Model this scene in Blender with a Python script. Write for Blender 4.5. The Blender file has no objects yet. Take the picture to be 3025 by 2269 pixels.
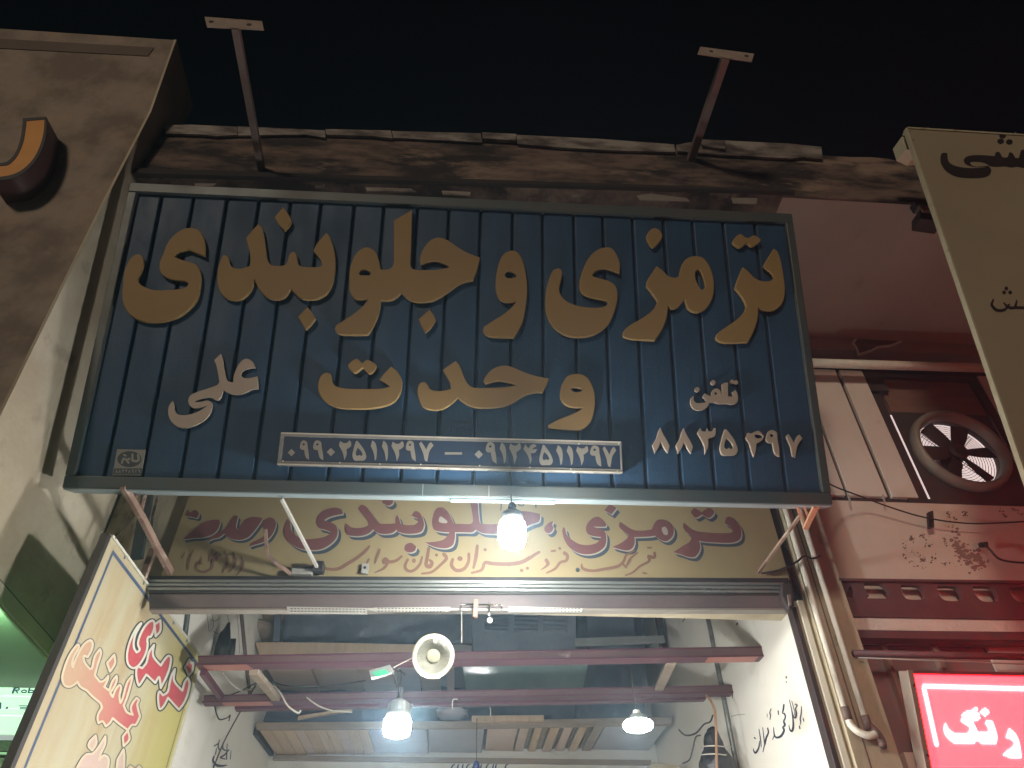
import bpy, bmesh, math, random
from mathutils import Vector, Matrix, noise
from mathutils.geometry import delaunay_2d_cdt
random.seed(11)
S = bpy.context.scene
COL = S.collection

# ------------------------------------------------------------------ camera, sky, sun, exposure
YAW, PITCH, ROLL = math.radians(3.922), math.radians(41.221), math.radians(-0.235)
FPX, CX, CY = 2069.55, 1512.5, 1134.5          # focal length and centre in photo pixels (3025 x 2269)
CAM = Vector((0, 0, 1.6))
FWD = Vector((math.sin(YAW) * math.cos(PITCH), math.cos(YAW) * math.cos(PITCH), math.sin(PITCH)))
_r0 = Vector((math.cos(YAW), -math.sin(YAW), 0)); _u0 = _r0.cross(FWD)
RGT = math.cos(ROLL) * _r0 + math.sin(ROLL) * _u0
UPV = -math.sin(ROLL) * _r0 + math.cos(ROLL) * _u0
cd = bpy.data.cameras.new('camera'); cam = bpy.data.objects.new('camera', cd); COL.objects.link(cam)
cam.matrix_world = Matrix(((RGT.x, UPV.x, -FWD.x, CAM.x), (RGT.y, UPV.y, -FWD.y, CAM.y), (RGT.z, UPV.z, -FWD.z, CAM.z), (0, 0, 0, 1)))
cd.sensor_fit = 'HORIZONTAL'; cd.sensor_width = 36; cd.lens = 36 * FPX / 3025
cd.clip_start = 0.02; cd.clip_end = 500
S.camera = cam

SUN_EL, SUN_DIR = 14, Vector((-0.42, -0.91, 0))     # street light stands in as the one low, weak sun, behind the viewer
to_sun = (SUN_DIR.normalized() * math.cos(math.radians(SUN_EL)) + Vector((0, 0, math.sin(math.radians(SUN_EL))))).normalized()
W = bpy.data.worlds.new('World'); S.world = W; W.use_nodes = True
nt = W.node_tree; bg = nt.nodes['Background']
sky = nt.nodes.new('ShaderNodeTexSky'); sky.sky_type = 'NISHITA'; sky.sun_disc = False
sky.sun_elevation = math.radians(SUN_EL); sky.sun_rotation = math.atan2(to_sun.x, to_sun.y)
nt.links.new(sky.outputs[0], bg.inputs[0]); bg.inputs[1].default_value = 0.0006
sl = bpy.data.lights.new('sun', 'SUN'); sun = bpy.data.objects.new('sun', sl); COL.objects.link(sun)
sl.energy = 0.95; sl.angle = math.radians(8); sl.color = (1.0, 0.80, 0.60)
sun.rotation_euler = (-to_sun).to_track_quat('-Z', 'Y').to_euler()
S.view_settings.view_transform = 'Standard'; S.view_settings.look = 'None'
S.view_settings.exposure = 0; S.view_settings.gamma = 1; S.view_settings.use_curve_mapping = False
S.cycles.max_bounces = 6

BULB = 480.0      # brightness of the lamps diffusers
GLARE_HAZE = 0.0115

# ------------------------------------------------------------------ photo pixel -> point on a real plane
def ray(px, py): return FWD + RGT * ((px - CX) / FPX) - UPV * ((py - CY) / FPX)
def oy(px, py, Y): d = ray(px, py); return CAM + d * (Y / d.y)
def ox(px, py, X): d = ray(px, py); return CAM + d * (X / d.x)
def oz(px, py, Z): d = ray(px, py); return CAM + d * ((Z - CAM.z) / d.z)
def mpp(P): return (P - CAM).dot(FWD) / FPX      # metres per photo pixel at a point

class Frame:
    def __init__(s, O, U, V):
        s.O = Vector(O); s.U = Vector(U).normalized(); s.V = Vector(V); s.V = (s.V - s.U * s.V.dot(s.U)).normalized(); s.N = s.U.cross(s.V)
    def at(s, px, py, h=0.0):
        d = ray(px, py); t = ((s.O + s.N * h) - CAM).dot(s.N) / d.dot(s.N); q = CAM + d * t - s.O
        return q.dot(s.U), q.dot(s.V)
    def p(s, u, v, h=0.0): return s.O + s.U * u + s.V * v + s.N * h

# ------------------------------------------------------------------ materials
MATS = {}
def mat(name, c1, c2=None, scale=6.0, rough=0.7, bump=0.0, metal=0.0, stretch=(1, 1, 1), detail=6, lo=0.35, hi=0.65, spots=None, spot_scale=3, spot_lo=0.6, spot_hi=0.7, bscale=None, spec=0.5, rvar=0.0, trans=0.0):
    m = bpy.data.materials.new(name); m.use_nodes = True; n = m.node_tree.nodes; l = m.node_tree.links
    b = n['Principled BSDF']; b.inputs['Roughness'].default_value = rough; b.inputs['Metallic'].default_value = metal
    b.inputs['Specular IOR Level'].default_value = spec
    tc = n.new('ShaderNodeTexCoord'); mp = n.new('ShaderNodeMapping'); mp.inputs['Scale'].default_value = stretch
    geo = n.new('ShaderNodeNewGeometry'); l.new(geo.outputs['Position'], mp.inputs[0])
    def ramp(sc, a, z, seed):
        t = n.new('ShaderNodeTexNoise'); t.noise_dimensions = '4D'; t.inputs['W'].default_value = seed
        t.inputs['Scale'].default_value = sc; t.inputs['Detail'].default_value = detail; t.inputs['Roughness'].default_value = 0.62
        l.new(mp.outputs[0], t.inputs['Vector'])
        r = n.new('ShaderNodeMapRange'); r.inputs['From Min'].default_value = a; r.inputs['From Max'].default_value = z
        l.new(t.outputs['Fac'], r.inputs['Value']); return r.outputs[0], t
    if c2 is None: c2 = tuple(x * 0.8 for x in c1)
    f, t1 = ramp(scale, lo, hi, len(MATS) * 1.7)
    mx = n.new('ShaderNodeMix'); mx.data_type = 'RGBA'; mx.inputs['A'].default_value = (*c1, 1); mx.inputs['B'].default_value = (*c2, 1)
    l.new(f, mx.inputs['Factor']); out = mx.outputs['Result']
    if spots:
        f2, _ = ramp(spot_scale, spot_lo, spot_hi, 40 + len(MATS))
        m2 = n.new('ShaderNodeMix'); m2.data_type = 'RGBA'; m2.inputs['B'].default_value = (*spots, 1)
        l.new(out, m2.inputs['A']); l.new(f2, m2.inputs['Factor']); out = m2.outputs['Result']
    l.new(out, b.inputs['Base Color'])
    if rvar:
        rr = n.new('ShaderNodeMapRange'); rr.inputs['To Min'].default_value = max(rough - rvar, 0.05); rr.inputs['To Max'].default_value = min(rough + rvar, 1)
        l.new(f, rr.inputs['Value']); l.new(rr.outputs[0], b.inputs['Roughness'])
    if bump:
        f3, _ = ramp(bscale or scale * 4, 0.25, 0.75, 90 + len(MATS))
        bp = n.new('ShaderNodeBump'); bp.inputs['Strength'].default_value = 0.6; bp.inputs['Distance'].default_value = bump
        l.new(f3, bp.inputs['Height']); l.new(bp.outputs[0], b.inputs['Normal'])
    if trans: b.inputs['Transmission Weight'].default_value = trans
    MATS[name] = m; return m
def emit(name, c, s):
    m = bpy.data.materials.new(name); m.use_nodes = True; b = m.node_tree.nodes['Principled BSDF']
    b.inputs['Base Color'].default_value = (0.8, 0.8, 0.8, 1); b.inputs['Emission Color'].default_value = (*c, 1); b.inputs['Emission Strength'].default_value = s
    MATS[name] = m; return m

mat('stone', (.285, .228, .18), (.165, .122, .094), 3.2, .75, .008, lo=.42, hi=.58, detail=12, spots=(.34, .255, .175), spot_scale=5, spot_lo=.5, spot_hi=.75)
mat('stone_recess_shade', (.13, .095, .075), (.10, .07, .055), 3, .8)
mat('side_plaster', (.52, .47, .37), (.41, .345, .25), 2.6, .85, .006, lo=.40, hi=.60, detail=11, spots=(.28, .23, .17), spot_scale=4.5, spot_lo=.58, spot_hi=.72)
mat('pale_trim', (.5, .46, .38), (.42, .37, .29), 4, .7)
mat('parapet_face', (.17, .118, .094), (.028, .02, .018), 2.6, .9, .03, stretch=(1, 1, 2.8), lo=.42, hi=.56, detail=10, spots=(.25, .18, .135), spot_scale=2.4, spot_lo=.55, spot_hi=.63)
mat('zinc', (.33, .295, .265), (.075, .06, .055), 4, .55, .006, metal=.15, stretch=(1, 1, 2.5), lo=.4, hi=.58, detail=9, spots=(.38, .32, .25), spot_scale=7, spot_lo=.62, spot_hi=.72)
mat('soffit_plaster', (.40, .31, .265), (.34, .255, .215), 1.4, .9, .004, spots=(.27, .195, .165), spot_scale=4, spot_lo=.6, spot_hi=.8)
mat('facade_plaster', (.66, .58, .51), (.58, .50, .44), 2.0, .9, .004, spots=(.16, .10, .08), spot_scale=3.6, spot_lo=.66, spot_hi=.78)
mat('dark_gap', (.035, .028, .026), (.02, .016, .015), 5, .9)
mat('brown_board', (.20, .115, .085), (.15, .085, .062), 5, .7, stretch=(1, 1, 4))
mat('blue_sheet', (.025, .066, .132), (.021, .055, .112), 2.2, .5, .0012, stretch=(3, 3, .8), bscale=60, rvar=.08, spots=(.032, .074, .138), spot_scale=1.2, spot_lo=.5, spot_hi=.8, spec=.25)
mat('blue_groove', (.006, .014, .036), (.005, .011, .028), 3, .8)
mat('frame_green', (.06, .085, .095), (.085, .085, .075), 2.5, .5, .001, metal=.2, stretch=(1, 1, 1), rvar=.1)
mat('frame_pale', (.34, .43, .47), (.27, .34, .37), 3, .35, metal=.2, rvar=.1)
mat('gold', (.325, .21, .082), (.275, .18, .072), 2.5, .6, .0006, bscale=160, spots=(.28, .185, .088), spot_scale=1.3, spot_lo=.5, spot_hi=.72, spec=.25)
mat('pink_letter', (.42, .34, .275), (.37, .30, .24), 6, .5)
mat('grey_letter', (.30, .275, .235), (.25, .23, .195), 9, .5)
mat('perspex', (.30, .29, .27), (.22, .21, .20), 9, .25, rvar=.1)
mat('perspex_rim', (.62, .58, .50), (.5, .46, .4), 9, .25)
mat('navy', (.018, .034, .075), (.014, .028, .06), 5, .45)
mat('maker_grey', (.26, .26, .24), (.21, .21, .20), 14, .6)
mat('maker_dark', (.04, .06, .075), (.03, .05, .06), 9, .6)
mat('board_yellow', (.36, .285, .15), (.31, .245, .13), 2.2, .6, .001, spots=(.26, .19, .105), spot_scale=2.2, spot_lo=.56, spot_hi=.8)
mat('paint_red', (.19, .072, .07), (.16, .06, .06), 9, .6, spots=(.23, .11, .095), spot_scale=6, spot_lo=.55, spot_hi=.75)
mat('paint_blue', (.06, .075, .095), (.045, .06, .08), 9, .6)
mat('paint_white', (.44, .40, .33), (.36, .33, .27), 9, .6)
mat('paint_brown', (.23, .12, .08), (.20, .10, .07), 12, .65)
mat('steel_rail', (.30, .315, .30), (.20, .21, .20), 5, .38, .0015, metal=.45, stretch=(.5, 1, 4), rvar=.12)
mat('shutter_bar', (.135, .105, .105), (.09, .075, .08), 3, .5, .001, metal=.1, stretch=(1, 1, 2), spots=(.07, .07, .085), spot_scale=1.2, spot_lo=.55, spot_hi=.75)
mat('shutter_pale', (.24, .215, .185), (.19, .17, .15), 6, .5)
mat('dark_steel', (.055, .047, .047), (.035, .03, .03), 8, .55, metal=.2)
mat('strip_white', (.40, .39, .36), (.33, .32, .29), 12, .6)
mat('rust_bar', (.30, .20, .155), (.17, .10, .075), 12, .6, .001, spots=(.48, .40, .33), spot_scale=14, spot_lo=.55, spot_hi=.68)
mat('primer_bar', (.55, .30, .17), (.46, .24, .14), 8, .6)
mat('tbar', (.21, .16, .145), (.15, .105, .095), 10, .6, metal=.1, spots=(.30, .24, .21), spot_scale=9, spot_lo=.6, spot_hi=.7)
mat('tbar_plate', (.36, .29, .25), (.27, .20, .17), 12, .6, spots=(.22, .12, .08), spot_scale=14, spot_lo=.6, spot_hi=.7)
mat('pipe_white', (.78, .75, .65), (.66, .62, .53), 5, .45, stretch=(3, 3, 1), spots=(.36, .31, .24), spot_scale=4, spot_lo=.6, spot_hi=.76)
mat('pipe_dirty', (.17, .125, .105), (.11, .08, .07), 10, .6)
mat('inner_wall', (.80, .78, .72), (.74, .72, .65), 1.3, .88, .003, spots=(.45, .41, .34), spot_scale=1.9, spot_lo=.58, spot_hi=.80)
mat('inner_crack', (.17, .15, .12), (.1, .09, .08), 12, .9)
mat('jamb_plaster', (.50, .44, .31), (.37, .31, .22), 6, .85, .004, stretch=(1, 1, .5), spots=(.12, .095, .07), spot_scale=5, spot_lo=.58, spot_hi=.68)
mat('floor_concrete', (.20, .19, .175), (.13, .125, .115), 3, .8, .002)
mat('maroon', (.125, .042, .062), (.085, .032, .047), 5, .5, .001, spots=(.22, .14, .14), spot_scale=7, spot_lo=.66, spot_hi=.75)
mat('maroon_web', (.15, .085, .085), (.105, .06, .062), 4, .55, .001, spots=(.30, .23, .21), spot_scale=8, spot_lo=.64, spot_hi=.74)
mat('maroon_fresh', (.42, .18, .15), (.35, .14, .12), 5, .5)
mat('wood_pale', (.62, .47, .32), (.52, .38, .25), 3, .75, .001, stretch=(8, 1, 1), spots=(.25, .16, .10), spot_scale=3, spot_lo=.62, spot_hi=.76)
mat('wood_grey', (.36, .29, .22), (.27, .21, .16), 4, .8, .001, stretch=(1, 5, 5), spots=(.16, .12, .09), spot_scale=5, spot_lo=.6, spot_hi=.74)
mat('wood_pink', (.62, .48, .39), (.54, .42, .34), 2, .75, stretch=(1, 6, 6))
mat('ply_blue', (.44, .43, .45), (.38, .375, .40), 3, .7)
mat('tarp', (.12, .15, .185), (.08, .10, .13), 2.5, .6, .01, bscale=6)
mat('tarp_light', (.21, .245, .28), (.145, .175, .205), 3, .45, .015, bscale=7)
mat('green_gloss', (.24, .34, .315), (.17, .25, .235), 3, .14, .0015, bscale=10, rvar=.06)
mat('black_bag', (.028, .03, .033), (.02, .021, .024), 5, .24, .012, bscale=16)
mat('black_plastic', (.02, .02, .02), (.015, .015, .015), 5, .5)
mat('lamp_white', (.60, .59, .53), (.54, .53, .48), 8, .4)
mat('bulb_shell', (.15, .155, .14), (.13, .135, .12), 8, .4)
mat('cream_rim', (.60, .57, .43), (.55, .52, .39), 8, .4)
mat('reflector', (.34, .33, .27), (.28, .27, .22), 60, .3, metal=.35)
mat('chrome', (.75, .75, .72), (.68, .68, .65), 60, .12, metal=1)
mat('chip_yellow', (.42, .40, .29), (.38, .36, .26), 9, .5)
mat('label_green', (.06, .50, .27), (.05, .43, .23), 9, .5)
mat('grey_plastic', (.26, .27, .26), (.21, .22, .21), 9, .5)
mat('wire_dark', (.045, .035, .03), (.03, .025, .02), 9, .6)
mat('wire_orange', (.36, .20, .10), (.28, .155, .085), 9, .55)
mat('wire_white', (.62, .58, .5), (.5, .46, .4), 9, .5)
mat('blade_paint', (.47, .44, .31), (.43, .345, .21), 3.0, .5, .0008, stretch=(1, 2.4, .5), lo=.36, hi=.66, spots=(.36, .23, .11), spot_scale=2.4, spot_lo=.50, spot_hi=.76)
mat('blade_yellow', (.63, .55, .17), (.60, .52, .22), 3, .5)
mat('red_paint', (.50, .085, .105), (.46, .10, .11), 5, .45)
mat('red_faded', (.54, .20, .18), (.52, .28, .19), 4, .5)
mat('pink_faded', (.54, .38, .34), (.52, .40, .33), 6, .5)
mat('outline_white', (.62, .60, .52), (.56, .54, .46), 8, .5)
mat('outline_dark', (.05, .065, .06), (.07, .08, .075), 6, .6)
mat('line_blue', (.05, .085, .17), (.08, .11, .18), 12, .6)
mat('banner_white', (.33, .275, .19), (.29, .24, .165), 1.6, .5, spots=(.30, .23, .15), spot_scale=1.3, spot_lo=.55, spot_hi=.85)
mat('banner_edge', (.44, .41, .29), (.36, .32, .22), 8, .5, spots=(.3, .22, .13), spot_scale=9, spot_lo=.6, spot_hi=.7)
mat('ink_dark', (.018, .011, .011), (.012, .008, .008), 9, .6)
mat('letter_orange', (.72, .33, .07), (.64, .28, .06), 6, .4)
mat('letter_maroon', (.085, .035, .035), (.06, .026, .028), 6, .5)
mat('panel_light', (.72, .67, .62), (.64, .59, .54), 3, .7, .001, spots=(.40, .33, .28), spot_scale=5, spot_lo=.62, spot_hi=.75)
mat('soot_red', (.22, .14, .125), (.30, .20, .175), 9, .9)
mat('fan_grey', (.10, .085, .08), (.07, .06, .055), 6, .5, metal=.2)
mat('fan_ring', (.30, .275, .235), (.22, .20, .17), 4, .5, metal=.2)
mat('fan_dark', (.05, .038, .038), (.035, .028, .028), 6, .6)
mat('lintel_paint', (.13, .065, .07), (.09, .045, .05), 4, .6, .001, spots=(.20, .11, .10), spot_scale=6, spot_lo=.6, spot_hi=.75)
mat('chip_plaster', (.82, .72, .66), (.72, .62, .56), 9, .9, .01)
mat('led_case', (.30, .27, .22), (.24, .215, .175), 6, .45, metal=.2)
mat('shop_glass', (.22, .20, .20), (.17, .15, .15), 1.2, .22, stretch=(1, 1, .4))
mat('slat_white', (.60, .62, .60), (.52, .55, .53), 4, .4)
mat('slat_dark', (.06, .075, .08), (.05, .06, .065), 5, .5)
mat('ink_blue', (.03, .05, .20), (.03, .045, .16), 6, .5)
mat('ink_navy', (.03, .05, .085), (.025, .04, .07), 6, .6)
mat('card_box', (.46, .38, .26), (.4, .33, .22), 6, .8)
mat('asphalt', (.05, .048, .045), (.035, .034, .032), 30, .9, .004)
mat('paving', (.20, .185, .165), (.14, .13, .115), 5, .85, .003)
mat('green_soffit', (.45, .45, .40), (.38, .38, .33), 2, .8)
emit('diffuser', (1.0, 1.0, 0.97), BULB * 1.5)
emit('diffuser_warm', (1.0, 1.0, 0.93), BULB)
emit('diffuser_side', (1.0, 1.0, 0.93), BULB * 0.62)
emit('led_red', (1.0, 0.0019, 0.0058), 25.0)
emit('led_text', (1.0, 0.80, 0.84), 3.6)
emit('slat_glow', (0.86, 1.0, 0.94), 0.42)  # weak glow added to whiten the slats of the left shop front
emit('lit_room', (1.0, 0.80, 0.76), 0.8)
emit('assumed_green_tube', (0.40, 1.0, 0.45), 80.0)  # assumed source of the green glow under the left soffit

# ------------------------------------------------------------------ objects
WL = {}
def props(o, label=None, cat=None, group=None, kind=None):
    if label: o['label'] = label
    if cat: o['category'] = cat
    if group: o['group'] = group
    if kind: o['kind'] = kind
def thing(name, label, cat, loc, group=None):
    o = bpy.data.objects.new(name, None); COL.objects.link(o); o.empty_display_size = .1
    o.location = Vector(loc); WL[o.name] = Vector(loc); props(o, label, cat, group); return o

class MB:
    def __init__(s): s.b = bmesh.new()
    def face(s, pts):
        try: return s.b.faces.new([s.b.verts.new(Vector(p)) for p in pts])
        except ValueError: return None
    def box(s, x0, x1, y0, y1, z0, z1):
        return s.hexa([(x0, y0, z0), (x1, y0, z0), (x1, y1, z0), (x0, y1, z0)], [(x0, y0, z1), (x1, y0, z1), (x1, y1, z1), (x0, y1, z1)])
    def hexa(s, lo, hi):
        a = [s.b.verts.new(Vector(p)) for p in lo]; c = [s.b.verts.new(Vector(p)) for p in hi]; n = len(a)
        s.b.faces.new(a[::-1]); s.b.faces.new(c)
        for i in range(n): s.b.faces.new((a[i], a[(i + 1) % n], c[(i + 1) % n], c[i]))
        return s
    def prism(s, pts, ext): ext = Vector(ext); return s.hexa(pts, [Vector(p) + ext for p in pts])
    def bar(s, p, q, w, h, side=None):
        p, q = Vector(p), Vector(q); d = (q - p).normalized()
        sd = Vector(side) if side else (Vector((0, 0, 1)).cross(d) if abs(d.z) < .95 else Vector((1, 0, 0)))
        sd = (sd - d * sd.dot(d)).normalized(); up = d.cross(sd)
        k = [sd * (w / 2) * a + up * (h / 2) * c for a, c in ((-1, -1), (1, -1), (1, 1), (-1, 1))]
        return s.hexa([p + e for e in k], [q + e for e in k])
    def tube(s, pts, r, seg=8, caps=True):
        pts = [Vector(p) for p in pts]; rings = []; up = None
        for i, p in enumerate(pts):
            d = (pts[min(i + 1, len(pts) - 1)] - pts[max(i - 1, 0)]).normalized()
            if up is None: up = Vector((0, 0, 1)) if abs(d.z) < .9 else Vector((1, 0, 0))
            a = (up - d * up.dot(d)).normalized(); b = d.cross(a); up = a
            rr = r[i] if isinstance(r, (list, tuple)) else r
            rings.append([s.b.verts.new(p + (a * math.cos(t) + b * math.sin(t)) * rr) for t in [2 * math.pi * k / seg for k in range(seg)]])
        for x, y in zip(rings, rings[1:]):
            for k in range(seg): s.b.faces.new((x[k], x[(k + 1) % seg], y[(k + 1) % seg], y[k]))
        if caps: s.b.faces.new(rings[0][::-1]); s.b.faces.new(rings[-1])
        return s
    def lathe(s, prof, O, axis, seg=32, wob=0):
        O = Vector(O); ax = Vector(axis).normalized(); a = ax.orthogonal().normalized(); b = ax.cross(a); rings = []
        for r, z in prof:
            if r < 1e-6: rings.append([s.b.verts.new(O + ax * z)])
            else: rings.append([s.b.verts.new(O + ax * z + (a * math.cos(t) + b * math.sin(t)) * r * (1 + wob * (k % 2))) for k, t in [(k, 2 * math.pi * k / seg) for k in range(seg)]])
        for x, y in zip(rings, rings[1:]):
            for k in range(seg):
                f = [x[k % len(x)], x[(k + 1) % len(x)], y[(k + 1) % len(y)], y[k % len(y)]]
                f = list(dict.fromkeys(f))
                if len(f) > 2: s.b.faces.new(f)
        return s
    def done(s, name, m, parent=None, bevel=0.0, smooth=False, base=None, fix=True):
        b = s.b
        if fix: bmesh.ops.recalc_face_normals(b, faces=b.faces)
        if parent is not None: org = WL[parent.name]
        else:
            xs = [v.co for v in b.verts]
            org = Vector(base) if base else Vector(((min(v.x for v in xs) + max(v.x for v in xs)) / 2, (min(v.y for v in xs) + max(v.y for v in xs)) / 2, min(v.z for v in xs)))
        for v in b.verts: v.co -= org
        me = bpy.data.meshes.new(name); b.to_mesh(me); b.free(); me.materials.append(MATS[m])
        if smooth:
            for p in me.polygons: p.use_smooth = True
        o = bpy.data.objects.new(name, me); COL.objects.link(o); WL[o.name] = org
        if parent is not None: o.parent = parent
        else: o.location = org
        if bevel:
            md = o.modifiers.new('bevel', 'BEVEL'); md.width = bevel; md.segments = 2; md.limit_method = 'ANGLE'
        return o

# ------------------------------------------------------------------ outlines, strokes, lettering
def parse(t):
    r = []
    for w in t.split():
        c = w.endswith('!'); x, y = w.rstrip('!').split(','); r.append((float(x), float(y), c))
    return r
def loc(pts, x0, y0, sc=4.0): return [(x0 + p[0] / sc, y0 + p[1] / sc) + tuple(p[2:]) for p in pts]
def closed(pts, n=5):
    N = len(pts); out = []
    def tan(i, side):
        a, b, c = pts[i - 1], pts[i], pts[(i + 1) % N]
        if b[2]: return ((c[0] - b[0]) * .5, (c[1] - b[1]) * .5) if side else ((b[0] - a[0]) * .5, (b[1] - a[1]) * .5)
        la = math.hypot(b[0] - a[0], b[1] - a[1]); lc = math.hypot(c[0] - b[0], c[1] - b[1]); k = (lc if side else la) / max(la + lc, 1e-6)
        return ((c[0] - a[0]) * k, (c[1] - a[1]) * k)
    for i in range(N):
        p, q = pts[i], pts[(i + 1) % N]
        if p[2] and q[2]: out.append((p[0], p[1])); continue
        m0, m1 = tan(i, 1), tan((i + 1) % N, 0)
        for k in range(n):
            t = k / n; h0 = 2 * t**3 - 3 * t**2 + 1; h1 = t**3 - 2 * t**2 + t; h2 = -2 * t**3 + 3 * t**2; h3 = t**3 - t**2
            out.append((h0 * p[0] + h1 * m0[0] + h2 * q[0] + h3 * m1[0], h0 * p[1] + h1 * m0[1] + h2 * q[1] + h3 * m1[1]))
    return out
def shape(t, x0, y0, sc=4.0, n=5): return closed(loc(parse(t), x0, y0, sc), n)
def opened(pts, n=5):
    out = []; N = len(pts)
    for i in range(N - 1):
        a, b, c, d = pts[max(i - 1, 0)], pts[i], pts[i + 1], pts[min(i + 2, N - 1)]
        for k in range(n):
            t = k / n
            out.append(tuple(.5 * (2 * b[j] + (c[j] - a[j]) * t + (2 * a[j] - 5 * b[j] + 4 * c[j] - d[j]) * t * t + (3 * b[j] - a[j] - 3 * c[j] + d[j]) * t**3) for j in range(len(b))))
    out.append(tuple(pts[-1])); return out
def disc(x, y, r, n=12, ry=None): return [(x + r * math.cos(2 * math.pi * k / n), y + (ry or r) * math.sin(2 * math.pi * k / n)) for k in range(n)]
def ribbon(line, w, n=4):
    """line of (x, y[, width]) -> convex pieces whose union is the brush stroke"""
    pts = opened([(p[0], p[1], p[2] if len(p) > 2 else w) for p in line], n); out = []
    for p, q in zip(pts, pts[1:]):
        dx, dy = q[0] - p[0], q[1] - p[1]; L = math.hypot(dx, dy)
        if L < 1e-6: continue
        nx, ny = -dy / L, dx / L; a, b = p[2] / 2, q[2] / 2
        out.append([(p[0] + nx * a, p[1] + ny * a), (p[0] - nx * a, p[1] - ny * a), (q[0] - nx * b, q[1] - ny * b), (q[0] + nx * b, q[1] + ny * b)])
    for p in pts:
        if p[2] > .6: out.append(disc(p[0], p[1], p[2] / 2, 8))
    return out
def stroke(t, x0, y0, w, sc=4.0):
    r = []
    for wd in t.split():
        v = [float(k) for k in wd.split(',')]
        r.append((x0 + v[0] / sc, y0 + v[1] / sc) + ((v[2] / sc,) if len(v) > 2 else ()))
    return ribbon(r, w / sc)
def rim(poly, w):
    """a band of half width w along a closed outline"""
    return ribbon([(x, y, 2 * w) for x, y in poly] + [(poly[0][0], poly[0][1], 2 * w)], 2 * w, 1)
def fill2d(polys, holes=()):
    """union of polygons minus holes -> 2d verts, triangles"""
    V, F, holed = [], [], set()
    for n, pl in enumerate(list(polys) + list(holes)):
        ar = sum(pl[i - 1][0] * pl[i][1] - pl[i][0] * pl[i - 1][1] for i in range(len(pl)))
        if abs(ar) < 1e-10: continue
        if n >= len(polys): holed.add(len(F))
        k = len(V); V += [Vector((x, y)) for x, y in (pl if ar > 0 else pl[::-1])]; F.append(list(range(k, k + len(pl))))
    vs, _, fs, _, _, of = delaunay_2d_cdt(V, [], F, 0, 1e-7, True)
    return vs, [f for f, ids in zip(fs, of) if ids and not (set(ids) & holed)]
def paint(name, fr, polys, h, m, parent=None, holes=(), depth=0.0, base=None):
    """flat painted or cut-out lettering on a plane; polys in photo pixels"""
    to = lambda pl: [fr.at(x, y, h + depth) for x, y in pl]
    vs, fs = fill2d([to(p) for p in polys], [to(p) for p in holes])
    mb = MB(); bv = [mb.b.verts.new(fr.p(v.x, v.y, h + depth)) for v in vs]
    for f in fs:
        try: mb.b.faces.new([bv[i] for i in f])
        except ValueError: pass
    for v in [v for v in mb.b.verts if not v.link_faces]: mb.b.verts.remove(v)
    if depth:
        bd = [e for e in mb.b.edges if len(e.link_faces) == 1]
        lowv = {}
        for e in bd:
            for v in e.verts:
                if v not in lowv: lowv[v] = mb.b.verts.new(v.co - fr.N * depth)
        for e in bd:
            a, b = e.verts
            mb.b.faces.new((a, b, lowv[b], lowv[a]))
    else:
        for f in mb.b.faces:
            f.normal_update()
            if f.normal.dot(fr.N) < 0: f.normal_flip()
    return mb.done(name, m, parent, fix=bool(depth), base=base)
def letter(name, fr, outers, holes, depth, m, parent, bev=.006, h=0.0):
    """raised letter: bevelled solid, traced on the plane of its front face"""
    cu = bpy.data.curves.new(name, 'CURVE'); cu.dimensions = '2D'; cu.fill_mode = 'BOTH'
    cu.extrude = depth / 2 - bev; cu.bevel_depth = bev; cu.bevel_resolution = 1; cu.offset = -bev
    for pl in list(outers) + list(holes):
        q = [fr.at(x, y, h + depth) for x, y in pl]
        sp = cu.splines.new('POLY'); sp.points.add(len(q) - 1); sp.use_cyclic_u = True
        for pt, (u, v) in zip(sp.points, q): pt.co = (u, v, 0, 1)
    co = bpy.data.objects.new('tmp', cu); COL.objects.link(co)
    me = bpy.data.meshes.new_from_object(co.evaluated_get(bpy.context.evaluated_depsgraph_get()))
    bpy.data.objects.remove(co); bpy.data.curves.remove(cu)
    mb = MB(); mb.b.from_mesh(me); bpy.data.meshes.remove(me)
    for v in mb.b.verts: v.co = fr.p(v.co.x, v.co.y, h + depth / 2 + v.co.z)
    bmesh.ops.remove_doubles(mb.b, verts=mb.b.verts, dist=1e-5)
    return mb.done(name, m, parent)

# ------------------------------------------------------------------ shared builders
def pxprism(mb, pts, Y, dy):
    """a photo outline set up on the vertical plane Y and given a depth dy"""
    return mb.prism([oy(x, y, Y) for x, y in pts], (0, dy, 0))
def hbar(mb, xl, xr, tl, bl, tr, br, Y, dy): return pxprism(mb, [(xl, tl), (xr, tr), (xr, br), (xl, bl)], Y, dy)
def wire(name, pts, r, m, label=None, cat='cable', parent=None, group=None, n=4, seg=6):
    P = opened([tuple(p) for p in pts], n); o = MB().tube(P, r, seg).done(name, m, parent, smooth=True)
    if parent is None: props(o, label, cat, group)
    return o
def lumpy(c, rad, amp, sc, seed, seg=28, rings=18, taper=None):
    mb = MB(); vs = []
    for i in range(rings + 1):
        th = math.pi * i / rings; row = []
        for k in range(seg):
            ph = 2 * math.pi * k / seg; d = Vector((math.sin(th) * math.cos(ph), math.sin(th) * math.sin(ph), math.cos(th)))
            f = 1 + amp * noise.fractal(d * sc + Vector((seed, seed, 0)), 1, 2, 4)
            t = taper(d.z) if taper else 1
            row.append(Vector(c) + Vector((d.x * rad[0] * f * t, d.y * rad[1] * f * t, d.z * rad[2] * f)))
            if i in (0, rings): break
        vs.append([mb.b.verts.new(p) for p in row])
    for x, y in zip(vs, vs[1:]):
        for k in range(seg):
            f = list(dict.fromkeys([x[k % len(x)], x[(k + 1) % len(x)], y[(k + 1) % len(y)], y[k % len(y)]]))
            if len(f) > 2: mb.b.faces.new(f)
    return mb

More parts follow.
